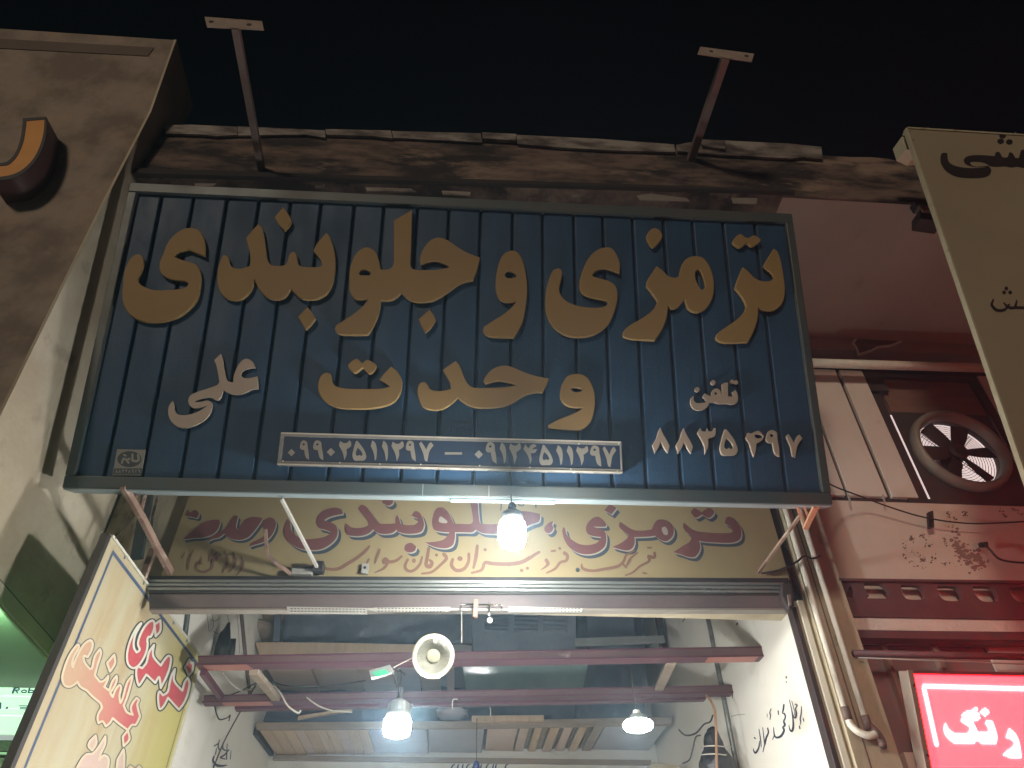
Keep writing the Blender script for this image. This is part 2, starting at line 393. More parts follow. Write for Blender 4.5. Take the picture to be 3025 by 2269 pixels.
# ------------------------------------------------------------------ ground
o = MB().box(-20, 20, -20, 14, -.32, -.14).done('road', 'asphalt'); props(o, kind='structure')
o = MB().box(-20, 20, -.9, 14, -.139, 0).done('pavement', 'paving'); props(o, kind='structure')

# ------------------------------------------------------------------ the shop in the middle
shop = thing('shop_building', 'low shop building with open bay, cantilevered roof edge and stained parapet', 'building', (0, 3.2, 0))
mb = MB(); mb.box(-1.79, 1.66, 3.2, 3.38, 3.04, 4.925); mb.box(-1.79, -1.50, 3.2, 3.38, 0, 3.036); mb.box(1.602, 1.66, 3.2, 3.258, 0, 3.036)
mb.done('front_wall', 'jamb_plaster', shop)
mb = MB(); mb.box(1.661, 1.86, 3.165, 3.38, 0, 4.925); mb.done('pier', 'jamb_plaster', shop)
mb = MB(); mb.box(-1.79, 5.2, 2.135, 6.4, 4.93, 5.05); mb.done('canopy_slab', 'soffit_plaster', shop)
# parapet: uneven top line, rough face
zpl, zpr = oy(480, 528, 2.12).z, oy(2330, 577, 2.12).z
mb = MB(); N = 64; top = []
for i in range(N + 1):
    x = -1.79 + 6.9 * i / N
    z = 5.275 + (x + 1.8) * .0258 + .010 * noise.noise(Vector((x * 2.3, 1, 0)))
    if x > 1.95: z += .012 - .03 * abs(noise.noise(Vector((x * 3, 7, 0))))
    if x > 2.5: z -= .05
    top.append((x, z))
for (xa, za), (xb, zb) in zip(top, top[1:]):
    la, lb_ = [zpl + (zpr - zpl) * (x + 1.79) / 3.5 if x < 1.71 else zpr for x in (xa, xb)]
    mb.hexa([(xa, 2.12, la), (xb, 2.12, lb_), (xb, 2.30, lb_), (xa, 2.30, la)], [(xa, 2.12, za), (xb, 2.12, zb), (xb, 2.30, zb), (xa, 2.30, za)])
bmesh.ops.remove_doubles(mb.b, verts=mb.b.verts, dist=1e-4)
mb.done('parapet', 'parapet_face', shop)
mb = MB(); mb.prism([(-1.79, 2.095, zpl), (1.71, 2.095, zpr), (1.71, 2.095, zpr + .02), (-1.79, 2.095, zpl + .045)], (0, .023, 0)); mb.done('dark_band', 'dark_gap', shop)  # dark band along the lower front edge of the parapet
# torn sheet-metal flashing along the parapet top
def flash(pts, dy=.012, y=2.112, m='zinc'):
    mb = MB(); pxprism(mb, pts, y, -dy); return mb.done('flashing', m, shop)
flash([(486, 376), (560, 374), (700, 380), (702, 404), (640, 408), (600, 403), (490, 400)])
flash([(702, 378), (960, 390), (962, 411), (900, 402), (704, 405)], .010)
flash([(962, 388), (1155, 392), (1160, 415), (1100, 408), (964, 404)], .014)
flash([(1158, 391), (1420, 398), (1424, 425), (1300, 418), (1162, 411)], .009)
flash([(1424, 400), (1525, 405), (1522, 424), (1426, 418)], .02)
flash([(1524, 404), (1760, 415), (1990, 432), (1994, 455), (1800, 449), (1640, 440), (1528, 430)], .012)
flash([(1996, 434), (2080, 418), (2330, 430), (2424, 440), (2428, 476), (2370, 470), (2335, 474), (2120, 462), (2000, 452)], .013)
flash([(2060, 420), (2140, 424), (2140, 450), (2075, 440)], .02, 2.10)
# pale patches coloured as light leaking from the gap above the big sign
for k, q in enumerate([[(575, 545), (640, 545), (630, 552), (578, 553)], [(930, 548), (960, 546), (958, 556), (932, 557)], [(1080, 556), (1215, 560), (1230, 569), (1084, 567)], [(1305, 566), (1390, 570), (1388, 580), (1308, 577)], [(1690, 575), (1740, 577), (1738, 586), (1692, 584)], [(1880, 580), (1920, 575), (2028, 588), (2036, 596), (1890, 592)], [(2160, 587), (2236, 588), (2234, 604), (2165, 602)]]):
    mb = MB(); pxprism(mb, q, 2.085, -.006); mb.done('gap_light_patch', 'shutter_pale' if k in (0, 5, 6) else 'zinc', shop)
# inside of the shop
mb = MB(); mb.box(-1.62, -1.50, 3.382, 6.3, 0, 4.6); lw = mb.done('side_wall', 'inner_wall', shop)
mb = MB(); mb.box(1.60, 1.72, 3.26, 6.3, 0, 3.039); mb.box(1.60, 1.72, 3.382, 6.3, 3.039, 4.6); rw = mb.done('side_wall', 'inner_wall', shop)
mb = MB(); mb.box(-1.499, 1.599, 6.2, 6.32, 0, 4.6); mb.done('back_wall', 'inner_wall', shop)
mb = MB(); mb.box(-1.499, 1.599, 3.382, 6.2, 4.44, 4.56); mb.done('ceiling', 'tarp', shop)
mb = MB(); mb.box(-1.5, 1.6, 3.2, 6.2, .001, .012); mb.done('floor_slab', 'floor_concrete', shop)

# ------------------------------------------------------------------ stone-clad building on the left
nb = thing('stone_building', 'brown stone clad building with tilted fascia and pale side wall', 'building', (-3.4, 2.3, 0))
prof = [(1.85, 5.75), (1.99, 5.19), (2.065, 4.45), (2.27, 2.80), (2.42, 2.80), (2.42, 5.2), (2.25, 5.53), (2.235, 5.71)]
mb = MB(); mb.prism([(-6.5, y, z) for y, z in prof], (4.687, 0, 0)); mb.done('fascia', 'stone', nb)
mb = MB(); mb.prism([(-1.8125, y, z) for y, z in [(1.848, 5.752), (1.988, 5.19), (2.063, 4.45), (2.268, 2.775), (3.9, 2.66), (3.9, 5.1), (2.55, 5.2), (2.245, 5.53), (2.233, 5.712)]], (.0125, 0, 0))
mb.done('side_wall', 'side_plaster', nb)
FLF = Frame((-1.8, 1.99, 5.19), (1, 0, 0), Vector((0, 1.85 - 1.99, 5.75 - 5.19)))   # upper fascia
mb = MB(); q = [(-40, 112), (455, 140), (437, 165), (-40, 140)]
P = [FLF.p(*FLF.at(x, y, .004), .004) for x, y in q]; mb.prism(P, FLF.N * -.03); mb.done('recess_shade_band', 'stone_recess_shade', nb)  # darker stone strip: shade of the recess put into the colour
mb = MB()
mb.prism([(-1.797, y, z) for y, z in [(2.30, 2.775), (3.6, 2.685), (3.6, 2.74), (2.30, 2.83)]], (.012, 0, 0)); mb.done('edge_trim', 'pale_trim', nb)
mb = MB(); mb.prism([(-1.797, y, z) for y, z in [(2.30, 2.836), (3.6, 2.746), (3.6, 2.75), (2.30, 2.84)]], (.004, 0, 0)); mb.done('edge_joint', 'dark_gap', nb)
mb = MB(); mb.prism([(-6.5, y, z) for y, z in [(2.42, 2.80), (3.75, 2.70), (3.75, 2.76), (2.42, 2.86)]], (4.655, 0, 0)); mb.done('soffit', 'green_soffit', nb)
YL = 3.62
mb = MB(); mb.box(-6.5, -1.845, 3.75, 3.9, 0, 2.72); mb.done('shop_front', 'slat_dark', nb)
for (ya, yb, m, d) in [(1957, 1973, 'pale_trim', .05), (1974, 1989, 'wood_grey', .035), (2001, 2011, 'slat_white', .02), (2012.5, 2061, 'slat_glow', .03), (2063, 2099, 'slat_glow', .03), (2101, 2118, 'slat_glow', .035), (2120, 2177, 'slat_glow', .03), (2190, 2225, 'zinc', .02), (2227, 2236, 'slat_white', .03), (2242, 2300, 'zinc', .02)]:
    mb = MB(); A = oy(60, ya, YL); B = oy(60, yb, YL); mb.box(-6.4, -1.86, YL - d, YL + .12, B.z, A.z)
    sl_o = mb.done('slat' if m in ('slat_white', 'slat_glow') else 'rail', m, nb, bevel=.004)
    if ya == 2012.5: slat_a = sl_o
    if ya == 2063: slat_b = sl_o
FSL = Frame((-2, YL - .03, 2.5), (1, 0, 0), (0, 0, 1))
def R(t, w=5): return stroke(t, 0, 1854, w * 4)
paint('lettering', FSL, stroke('150,770 175,710', 0, 1854, 26) + stroke('165,718 215,712 225,735 180,742', 0, 1854, 16) + stroke('190,742 205,770', 0, 1854, 18) + stroke('265,768 255,755 270,741 300,740 312,752 300,767 265,768', 0, 1854, 15) + stroke('350,712 335,768', 0, 1854, 20) + stroke('342,745 375,740 395,750 385,766 338,768', 0, 1854, 15) + stroke('440,742 425,768', 0, 1854, 20) + stroke('447,718 449,722', 0, 1854, 18), .0015, 'ink_blue', slat_a)
paint('lettering', FSL, stroke('5,895 0,985', 0, 1854, 26) + stroke('85,945 65,985', 0, 1854, 26) + stroke('225,925 370,925', 0, 1854, 10) + stroke('240,945 330,945', 0, 1854, 10) + stroke('235,960 340,962', 0, 1854, 10), .0015, 'ink_blue', slat_b)
# assumed green tube under that soffit, added for a glow whose source is unseen
gt = thing('assumed_tube_light', 'assumed glowing green tube light under the soffit of the stone building', 'light', (-2.2, 2.9, 2.72))
g0 = oz(-12, 1800, 2.745); g1 = g0 + Vector((-1.0, .02, 0))
MB().tube([g0, g1], .016, 10).done('tube', 'assumed_green_tube', gt)
MB().box(g1.x, g0.x + .02, g0.y - .02, g0.y + .02, g0.z + .017, g0.z + .04).done('fitting', 'pale_trim', gt)  # added along with the assumed tube
# raised box letter on the stone fascia
FL2 = Frame((-1.8, 2.065, 4.45), (1, 0, 0), Vector((0, 1.99 - 2.065, 5.19 - 4.45)))
rl = shape('-60,1100! 0,1085 55,1075 110,1020 150,930 168,830 172,790! 290,780! 285,860 262,950 215,1040 150,1105 80,1140 0,1155 -60,1160!', 0, 0, 2.212)
D = .13
sg = thing('box_letter', 'raised orange calligraphic letter with dark maroon sides on the stone fascia', 'sign letter', FL2.p(*FL2.at(20, 500), 0))
big = closed(loc(parse('-60,1080! 0,1065 45,1055 95,1005 130,920 145,830 148,772! 302,762! 304,860 280,960 230,1055 160,1125 85,1165 0,1178 -60,1182!'), 0, 0, 2.212))
paint('letter_box', FL2, [big], 0.0, 'letter_maroon', sg, depth=D)
paint('letter_rim', FL2, [big], D, 'ink_dark', sg, depth=.004, holes=[rl])
paint('letter_face', FL2, [rl], D - .002, 'letter_orange', sg, depth=.004)

# ------------------------------------------------------------------ adjoining shop on the right
rs = thing('adjoining_shop', 'neighbouring shop front with plaster wall, pierced lintel and cladding panels', 'building', (3.2, 3.3, 0))
Z = lambda y, x=2650, Y=3.2: oy(x, y, Y).z
mb = MB(); mb.box(1.862, 5.2, 3.235, 3.38, Z(1714), Z(1474)); mb.done('wall', 'facade_plaster', rs)
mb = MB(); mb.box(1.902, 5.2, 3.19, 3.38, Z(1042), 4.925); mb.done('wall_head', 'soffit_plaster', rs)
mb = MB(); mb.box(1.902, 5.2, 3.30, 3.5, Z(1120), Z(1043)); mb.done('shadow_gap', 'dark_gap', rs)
# broken patch in the plaster at the wall head
FW = Frame((0, 3.19, 4.8), (1, 0, 0), (0, 0, 1))
hole = shape('1095,585! 1110,560 1150,525! 1210,530 1250,545 1330,545 1380,520! 1455,540! 1400,575 1340,600 1260,610 1215,632! 1160,650 1130,660! 1120,620', 2025, 750, 2.212)
paint('broken_plaster', FW, rim(hole, 3.6), .002, 'panel_light', rs)
paint('broken_hole', FW, [hole], .001, 'brown_board', rs)
wl = [(2576, 1130), (2697, 1462)]; XW0 = (oy(2580, 1140, 3.235).x + oy(2697, 1462, 3.235).x) / 2; XW1 = oy(2894, 1130, 3.24).x
def panel(xa, xb, ya=1100, yb=1468, Y=3.232):
    mb = MB(); mb.box(xa, xb, Y, Y + .03, Z(yb, 2650, Y), Z(ya, 2650, Y)); return mb.done('cladding_panel', 'panel_light', rs, bevel=.003)
ga, gb_ = oy(2486, 1130, 3.222).x, oy(2498, 1130, 3.222).x
g2 = oy(2466, 1365, 3.222).x; g3 = oy(2476, 1365, 3.222).x
panel(1.9, g2); panel(g3, ga); panel(gb_, XW0 - .004); panel(XW1 + .004, XW1 + .6)
mb = MB(); mb.box(1.9, XW0 - .006, 3.256, 3.3, Z(1470), Z(1100)); mb.done('backing_sheet', 'fan_dark', rs)
for x, y in ((2506, 1462), (2608, 1462)):
    mb = MB(); a = oy(x, y, 3.19); mb.bar(a, oy(x + 6, y + 22, 3.18), .008, .006); mb.done('panel_tie', 'strip_white', rs)
# window opening with its frame and board; the lit room behind
mb = MB(); zt, zb = Z(1104, 2650, 3.24), Z(1472, 2650, 3.24)
XS = oy(2685, 1347, 3.262).x; mb.box(XW0, XS - .003, 3.261, 3.272, zb, zt); mb.box(XW1 - .05, XW1, 3.24, 3.36, zb, zt); mb.box(XW0 + .1, XW1 - .05, 3.24, 3.36, zt - .03, zt)
mb.box(XW0 - .06, XW1 - .05, 3.242, 3.5, zb - .06, zb + .004); mb.box(XW0, XW0 + .12, 3.236, 3.4, zt - .16, zt - .001); mb.done('window_frame', 'fan_dark', rs)
zf = oy(2750, 1222, 3.27).z
mb = MB(); mb.box(XW0 + .1, XW1 - .05, 3.27, 3.30, zf, zt - .03); mb.done('window_board', 'brown_board', rs)
mb = MB(); mb.box(XW0 - .1, XW1 + 1.2, 3.74, 3.78, zb + .1, 4.92); mb.done('lit_room_wall', 'lit_room', rs)
# painted lintel with a row of leaf-shaped openings
FLI = Frame((0, 3.185, 3.2), (1, 0, 0), (0, 0, 1)); lo = (2472, 1440)
hs = ['320,1132! 520,1130 585,1180 625,1230! 618,1312! 350,1310! 345,1297! 385,1280! 335,1215', '758,1152! 955,1158 1030,1215 1055,1322! 835,1320 775,1250', '1182,1168! 1405,1173 1470,1240 1498,1336! 1285,1335 1195,1250', '1602,1168! 1815,1173 1890,1240 1908,1346! 1725,1344 1625,1250', '2032,1183! 2240,1183 2320,1250 2340,1355! 2150,1352 2060,1270', '165,1152! 192,1220 187,1307! 105,1305! 118,1230', '2465,1195! 2670,1195 2750,1270 2770,1365! 2580,1362 2490,1280']
paint('lintel_beam', FLI, [[(2478, 1712), (3180, 1722), (3180, 1832), (2496, 1820)]], -.03, 'lintel_paint', rs, holes=[shape(h, *lo) for h in hs], depth=.03)
paint('lintel_lip', FLI, [[(2478, 1708), (3180, 1717), (3180, 1724), (2478, 1715)]], 0, 'lintel_paint', rs, depth=.02)
mb = MB(); mb.box(1.92, 5.2, 3.26, 3.4, Z(1860), Z(1716)); mb.done('rough_infill', 'chip_plaster', rs)
hb = MB(); hbar(hb, 2497, 3180, 1823, 1860, 1833, 1872, 3.20, .05); hb.done('ledge', 'chip_plaster', rs, bevel=.004)
hb = MB(); hbar(hb, 2505, 3180, 1861, 1884, 1867, 1894, 3.18, .08); hb.done('door_head', 'lintel_paint', rs, bevel=.004)
mb = MB(); mb.box(1.905, 5.2, 3.30, 3.36, 0, Z(1884)); mb.done('shop_window', 'shop_glass', rs)
mb = MB(); mb.box(1.905, 5.2, 3.20, 3.29, 0, Z(2222)); mb.done('stall_riser', 'facade_plaster', rs)
for xa, ya in ((2600, 1900), (2750, 1900)):
    X = oy(xa, ya, 3.27).x; mb = MB(); mb.box(X, X + .022, 3.26, 3.299, Z(2222), Z(1884)); mb.done('mullion', 'led_case', rs)
mb = MB(); X = oy(2915, 1900, 3.27).x; mb.box(X, 5.0, 3.28, 3.297, Z(2015), Z(1884)); mb.done('transom_pane', 'panel_light', rs)
hb = MB(); hb.tube([oy(2520, 1930, 3.15), oy(3180, 1944, 3.15)], .016, 10); hb.done('awning_rail', 'lintel_paint', rs, smooth=True)
hb = MB(); hb.tube([oy(2535, 1943, 3.135), oy(3180, 1968, 3.135)], .003, 6); hb.done('rail_wire', 'strip_white', rs, smooth=True)
# soot stains and remains of fixings on the plaster
FWA = Frame((0, 3.235, 3.5), (1, 0, 0), (0, 0, 1))
def blots(paths, x0, y0, n, r0, r1, j):
    out = []
    for t in paths:
        pts = opened([tuple(float(k) for k in w.split(',')[:2]) for w in t.split()], 8)
        for i in range(n):
            p = random.choice(pts); r = random.uniform(r0, r1) * random.random() + r0; a = random.random() * 6.28
            c_ = (x0 + (p[0] + random.gauss(0, j)) / 4, y0 + (p[1] + random.gauss(0, j)) / 4)
            out.append([(c_[0] + r * (1 + .5 * random.random()) * math.cos(k + a), c_[1] + r * (.7 + .5 * random.random()) * math.sin(k + a)) for k in (0, .9, 1.8, 2.7, 3.6, 4.5, 5.4)])
    return out
st = []
SOOT = ('760,640,8 840,635,10 900,600,30 885,640,16', '790,660,26 800,730,30 850,770,14 950,785,8', '985,580,16 1010,560,10 1040,610,10', '1030,680,20 1060,690,14 1120,690,8', '770,780,10 860,870,18 960,930,22 1040,940,12', '1000,860,36 1030,860,20', '1100,900,8 1140,850,12 1150,780,8', '1265,590,10 1290,660,14', '1270,920,10 1310,890,12 1400,950,10', '880,590 890,620', '780,780 830,840 870,890', '960,800 1010,850 1020,860')
st = blots(SOOT, 2472, 1440, 16, .6, 2.6, 13)
paint('soot_mark', FWA, st, .0012, 'inner_crack', rs)
st = blots(('1380,500 1400,600 1430,740 1500,860 1640,930', '1420,640 1480,760 1560,830', '1600,800 1700,870 1720,930'), 2472, 1440, 55, 1.2, 7, 34)
paint('soot_mark', FWA, st, .0014, 'soot_red', rs)
st = blots(('1100,300 1110,330', '1320,290 1340,340 1400,380', '1490,270 1530,340', '1930,270 1990,340', '2080,260 2150,290 2190,330'), 2472, 1440, 22, .6, 2.6, 14)
paint('soot_mark', FWA, st, .0016, 'inner_crack', rs)
mb = MB(); pxprism(mb, [(2893, 1603), (2918, 1600), (2920, 1614), (2897, 1615)], 3.185, .014); mb.done('fixing', 'dark_steel', rs)
mb = MB(); pxprism(mb, [(2742, 1513), (2757, 1508), (2760, 1556), (2745, 1558)], 3.18, .02); mb.done('fixing', 'dark_steel', rs)

# ------------------------------------------------------------------ the big blue sign
bl = oy(190, 1442, 2.6); br = oy(2455, 1492, 2.6); T = math.radians(22)
FS = Frame(bl, br - bl, (0, -math.sin(T), math.cos(T)))
ul, vt = FS.at(385, 555); ur, vt2 = FS.at(2330, 635); W2 = (br - bl).length
U0, U1, VT = -.004, W2 + .003, (vt + vt2) / 2
big_sign = thing('shop_sign', 'long blue ribbed metal sign with raised gold letters hung below the roof edge', 'sign', FS.p(W2 / 2, 0))
def fbox(fr, u0, u1, v0, v1, h0, h1, mb=None):
    mb = mb or MB(); return mb.hexa([fr.p(u0, v0, h0), fr.p(u1, v0, h0), fr.p(u1, v1, h0), fr.p(u0, v1, h0)], [fr.p(u0, v0, h1), fr.p(u1, v0, h1), fr.p(u1, v1, h1), fr.p(u0, v1, h1)])
fb = .052                                           # frame bar width
fbox(FS, U0 + .01, U1 - .01, .01, VT - .01, -.07, -.03).done('backing', 'blue_groove', big_sign)  # near-black blue backing: groove shade put into its colour
# ribbed sheet: flat strips between narrow grooves, slightly dented
ribs = [470, 565, 665, 760, 854, 945, 1044, 1132, 1232, 1326, 1420, 1515, 1604, 1696, 1782, 1870, 1961, 2047, 2138, 2232]
us = [FS.at(x, 606 + (x - 470) * .035)[0] for x in ribs]
sh = MB(); edges = [U0 + fb * .6] + us + [U1 - fb * .6]
for a, b in zip(edges, edges[1:]):
    a2, b2 = a + .008, b - .008; nv = 14; rows = []
    for j in range(nv + 1):
        v = fb * .6 + (VT - fb * 1.2) * j / nv
        dn = lambda u: .0022 * noise.noise(Vector((u * 2.5, v * 3.1, 3)))
        rows.append([sh.b.verts.new(FS.p(u, v, h + (dn(u) if h > -.02 else 0))) for u, h in ((a2 - .003, -.024), (a2, -.0115), (a2 + .004, -.0095), ((a2 + b2) / 2, -.0085), (b2 - .004, -.0095), (b2, -.0115), (b2 + .003, -.024))])
    for r0, r1 in zip(rows, rows[1:]):
        for k in range(6): sh.b.faces.new((r0[k], r0[k + 1], r1[k + 1], r1[k]))
sh.done('ribbed_panel', 'blue_sheet', big_sign)
def fbar(u0, u1, v0, v1): return fbox(FS, u0, u1, v0, v1, -.085, .012).done('frame_bar', 'frame_green', big_sign, bevel=.004)
fbar(U0, U1, 0, fb); fbar(U0, U1, VT - fb * .75, VT + .012); fbar(U0, U0 + fb * .75, fb + .001, VT - fb * .75 - .001); fbar(U1 - fb * .75, U1, fb + .001, VT - fb * .75 - .001)
fbox(FS, U0 + .004, U1 - .004, -.006, -.001, -.085, .008).done('edge_trim', 'frame_pale', big_sign)  # pale strip: lamplight on the sign's underside put into the colour
for x in (1248, 1443): u = FS.at(x, 1460)[0]; fbox(FS, u, u + .0025, .002, fb * .95, .012, .0127).done('joint', 'frame_pale', big_sign)
fbox(FS, FS.at(1330, 1470)[0], FS.at(1640, 1470)[0], -.022, -.008, -.02, .006).done('bent_trim', 'frame_pale', big_sign, bevel=.004)
A1, A2, A3, A4 = (340, 610), (860, 610), (1380, 610), (1820, 610); B1, B2, B3, B4 = (900, 1000), (1330, 1000), (1860, 1080), (300, 1000)
gold = []
def L(outs, holes=(), o=(0, 0), d=.021, m='gold', bev=.004): return letter('letter', FS, [shape(t, *o) for t in outs], [shape(t, *o) for t in holes], d, m, big_sign, bev, -.004)
L(['900,250 985,275 1040,360 1063,450 1060,585! 985,555 900,520 850,505 760,535 700,590! 780,625 900,660 965,690 1000,760 1012,850 1000,960 970,1080 900,1180 780,1280 640,1340 480,1365 330,1355 200,1300 110,1190 80,1060 90,920 105,780 150,660 200,590 265,560 315,585 328,680 300,780 270,840 280,900 350,950 460,985 600,985 740,975 830,955 860,915 830,885 740,870 640,850 560,810 520,740 530,640 570,550 600,460 660,370 740,300 820,260'], o=A1)
L(['1300,572 1340,600 1360,680 1400,720 1490,730 1585,700! 1595,640 1588,540 1565,460 1545,370! 1610,290 1690,205! 1735,250 1760,370 1780,500 1800,620 1840,685 1910,697 2000,690 2030,650 2060,560 2090,535 2130,540 2155,620 2175,690 2260,712 2380,712 2435,700 2438,668 2415,615 2370,560 2340,520! 2380,440 2440,370 2495,305! 2530,340 2570,440 2595,560 2600,680 2590,800 2570,900 2530,990 2470,1050 2380,1090 2280,1100 2180,1080 2120,1020 2072,968! 2045,1025 1995,1075 1900,1098 1790,1070 1710,990 1670,920 1645,860! 1620,950 1570,1030 1490,1090 1400,1105 1310,1080 1240,1010 1210,920 1205,820 1215,720 1240,640 1270,580'], o=A1)
L(['1985,5! 2050,90 2085,165! 2050,230 2000,280! 1930,210 1880,125!'], o=A1)
L(['195,1180! 245,1250 290,1325! 235,1395 170,1455! 120,1375 75,1305!'], o=A2)
L(['1430,35! 1425,300 1412,640 1412,690! 1440,735 1540,748 1700,745 1820,728 1868,712! 1780,665 1700,645 1610,660 1530,690! 1520,620 1550,520 1620,420 1700,370 1780,368 1860,400 1960,470 2080,540 2235,602! 2200,740 2150,872! 2080,880 1980,920 1880,990 1760,1070 1640,1120 1500,1132 1400,1100 1330,1050 1300,1015! 1260,1060 1180,1105 1060,1108! 1055,1170 1030,1280 990,1380 940,1470 900,1515! 700,1515 560,1505 515,1450 530,1400! 640,1330 760,1250 860,1160 910,1095! 800,1105 740,1080 690,1000 685,900 690,760 720,640 780,540 860,485 930,485 1000,540 1040,640 1060,740! 1140,740 1190,710 1212,650! 1212,400 1212,165!'], ['805,775 840,745 880,745 935,780 925,810 860,810 812,805'], A2)
L(['1635,1215! 1680,1270 1710,1340! 1650,1430 1585,1490! 1540,1410 1505,1330!'], o=A2)
L(['540,518 610,550 660,640 690,760 710,900 712,1020 695,1180 660,1360 600,1480 550,1550! 400,1545 250,1530 190,1480 200,1415! 320,1340 430,1270 530,1185 580,1125! 480,1135 390,1100 345,1010 335,900 350,770 390,630 450,545'], ['450,800 490,765 545,780 580,825 540,840 470,840'], A3)
L(['1650,478 1720,500 1780,590 1810,690 1803,792! 1740,765 1640,735 1560,740 1500,780 1482,820! 1560,845 1680,880 1750,930 1778,1010 1775,1120 1740,1250 1680,1380 1580,1470 1450,1530 1310,1543 1170,1520 1040,1440 960,1330 925,1200 930,1020 960,880 1010,760 1060,730 1110,740 1125,800 1105,900 1090,980 1120,1060 1200,1130 1330,1175 1480,1192 1600,1185 1660,1150 1640,1115 1540,1090 1430,1060 1350,1010 1328,920 1350,800 1390,690 1450,590 1540,510'], o=A3)
L(['480,700! 560,760 620,820 700,838 745,820! 765,730 800,650 860,600 940,583 1020,600 1080,660 1130,760 1158,880 1158,1000 1130,1110 1070,1200 990,1245 920,1245 850,1200 815,1090! 780,1140 720,1195 650,1210 615,1165! 612,1250 590,1350 540,1470 460,1582! 300,1575 150,1560 85,1530 90,1470 150,1410 270,1340 390,1260 460,1190 490,1120! 450,1060 400,990 358,940! 370,870 420,790'], ['975,745 1010,790 1040,880 1050,950 1010,980 965,910 940,830 945,770'], A4)
L(['455,250 520,285 550,350 510,420 440,480 385,425 360,350 395,285'], o=A4)
L(['1865,495! 1910,530 1950,640 1980,800 2000,960 1990,1080 1950,1170 1880,1220 1780,1230 1710,1218 1680,1190! 1682,1280 1660,1390 1610,1520 1560,1605! 1400,1610 1260,1605 1185,1565 1195,1505 1290,1430 1420,1340 1510,1250 1542,1180! 1520,1120 1470,1040 1405,965! 1430,880 1475,770 1500,715! 1560,760 1640,840 1730,880 1820,878 1862,850! 1840,800 1790,755 1740,715! 1770,650 1820,570'], o=A4)
L(['1465,322 1530,362 1575,365 1620,338 1665,350 1715,400 1660,450 1600,468 1550,430 1500,470 1450,480 1380,412'], o=A4)
L(['1020,328! 1080,370 1130,440 1152,510 1140,620 1100,700 1040,760 940,800 800,825 620,832 450,825 320,795 230,740 170,650 155,570 170,480 210,420 260,400 300,415 315,460 330,520 380,565 500,588 650,592 800,592 920,585 1000,565! 950,525 885,485! 940,410'], o=B1, d=.021)
L(['610,235 680,290! 745,248 850,325 770,415 685,345! 590,405 510,320'], o=B1, d=.021)
L(['1420,512 1455,550 1490,600 1580,617 1680,605 1725,590! 1715,520 1680,450 1630,370! 1700,320 1785,262! 1830,310 1870,410 1910,500 1960,560 2020,580 2170,580 2320,575 2430,563 2500,550! 2420,525 2320,503 2240,510 2140,540! 2115,500 2150,430 2220,360 2320,320 2400,320 2480,345 2600,395 2740,440 2892,470! 2860,550 2810,640! 2740,635 2640,655 2550,700 2460,760 2340,805 2160,820 2020,815 1920,780 1850,735 1810,695! 1760,750 1680,810 1580,845 1480,840 1400,810 1360,750 1330,640 1340,560 1370,520'], o=B1, d=.021)
L(['1480,415 1570,425 1640,480 1690,580 1715,700 1705,850 1670,970 1600,1050 1530,1085! 1350,1075 1160,1055! 1160,1020! 1290,950 1440,890 1540,840 1565,820! 1430,812 1350,770 1305,700 1305,600 1330,520 1390,440'], ['1430,595 1470,580 1560,600 1540,625 1460,625'], B2, d=.021)
pk = dict(d=.014, m='pink_letter', bev=.002)
L(['1405,182! 1425,230 1440,310 1460,420 1480,490 1520,512 1555,515! 1560,440 1590,360 1630,290 1680,245 1730,240 1780,270 1812,342! 1740,350 1680,375 1650,410 1665,455 1730,468 1842,445! 1850,592! 1780,600 1720,630 1640,658 1560,660 1490,640 1435,608! 1420,660 1400,710 1350,730 1310,705! 1250,692 1160,715 1095,750! 1180,745 1250,730 1300,760 1300,830 1270,900 1200,970 1090,1030 990,1055 900,1045 830,990 790,910 790,810 835,735! 850,770 860,850 900,895 980,905 1080,885 1180,840 1240,795! 1150,820 1080,820 1040,790 1022,730 1050,670 1130,630 1250,590 1370,545 1390,510! 1375,420 1355,320 1328,255!'], o=B4, **pk)
L(['1250,285! 1275,330 1285,400 1260,445 1200,460 1150,450 1060,450 1000,435 945,440! 920,490 860,525 800,528 740,490 720,430 730,380 760,355! 762,410 790,440 850,440 905,430! 890,395 865,370 890,325! 930,350 965,360! 970,310 1000,275 1040,270 1075,300 1088,355! 1092,300 1090,220! 1130,200 1165,200! 1165,300 1168,365! 1220,360 1205,320!'], ['1003,327 1020,310 1037,327 1020,344'], B3, **pk)
for x, y, r in ((800, 283, 30), (988, 200, 30), (1212, 190, 26), (1258, 198, 26)): letter('letter', FS, [loc(disc(x, y, r, 10), *B3)], [], .010, 'pink_letter', big_sign, .001, -.004)
G8 = '365,730! 395,800 440,880 475,950! 450,1035! 410,980 370,900! 345,960 300,1035! 270,940! 320,850 340,780'
G3 = '838,732! 852,770 880,778 905,772 918,738! 935,772 965,776 985,768 1000,735! 1020,740! 1010,830 930,862! 930,960 890,1050! 885,960 840,860 800,800!'
G5 = '1135,750 1200,820 1250,900 1280,1000 1250,1055 1180,1060 1100,1055 1070,980 1090,870 1110,800'; G5h = '1150,860! 1200,910 1225,965 1200,985 1180,968! 1150,985 1122,965 1128,910'
G4 = '1400,790! 1440,800 1480,780 1530,770 1585,835 1560,890 1500,920! 1495,1000 1470,1080! 1440,1010 1410,910 1370,860!'; G4h = '1480,822 1530,812 1575,838 1530,860 1490,850'
G9 = '1690,760 1740,790 1750,870 1770,980 1775,1080! 1720,1040 1695,950 1690,915! 1640,910 1615,880 1625,810 1650,770'; G9h = '1660,825 1682,805 1702,825 1682,845'
G7 = '1875,805! 1920,870 1945,920! 1980,840 2010,815! 2045,860! 1990,940 1970,1030 1960,1085! 1930,1070 1905,970 1850,840!'
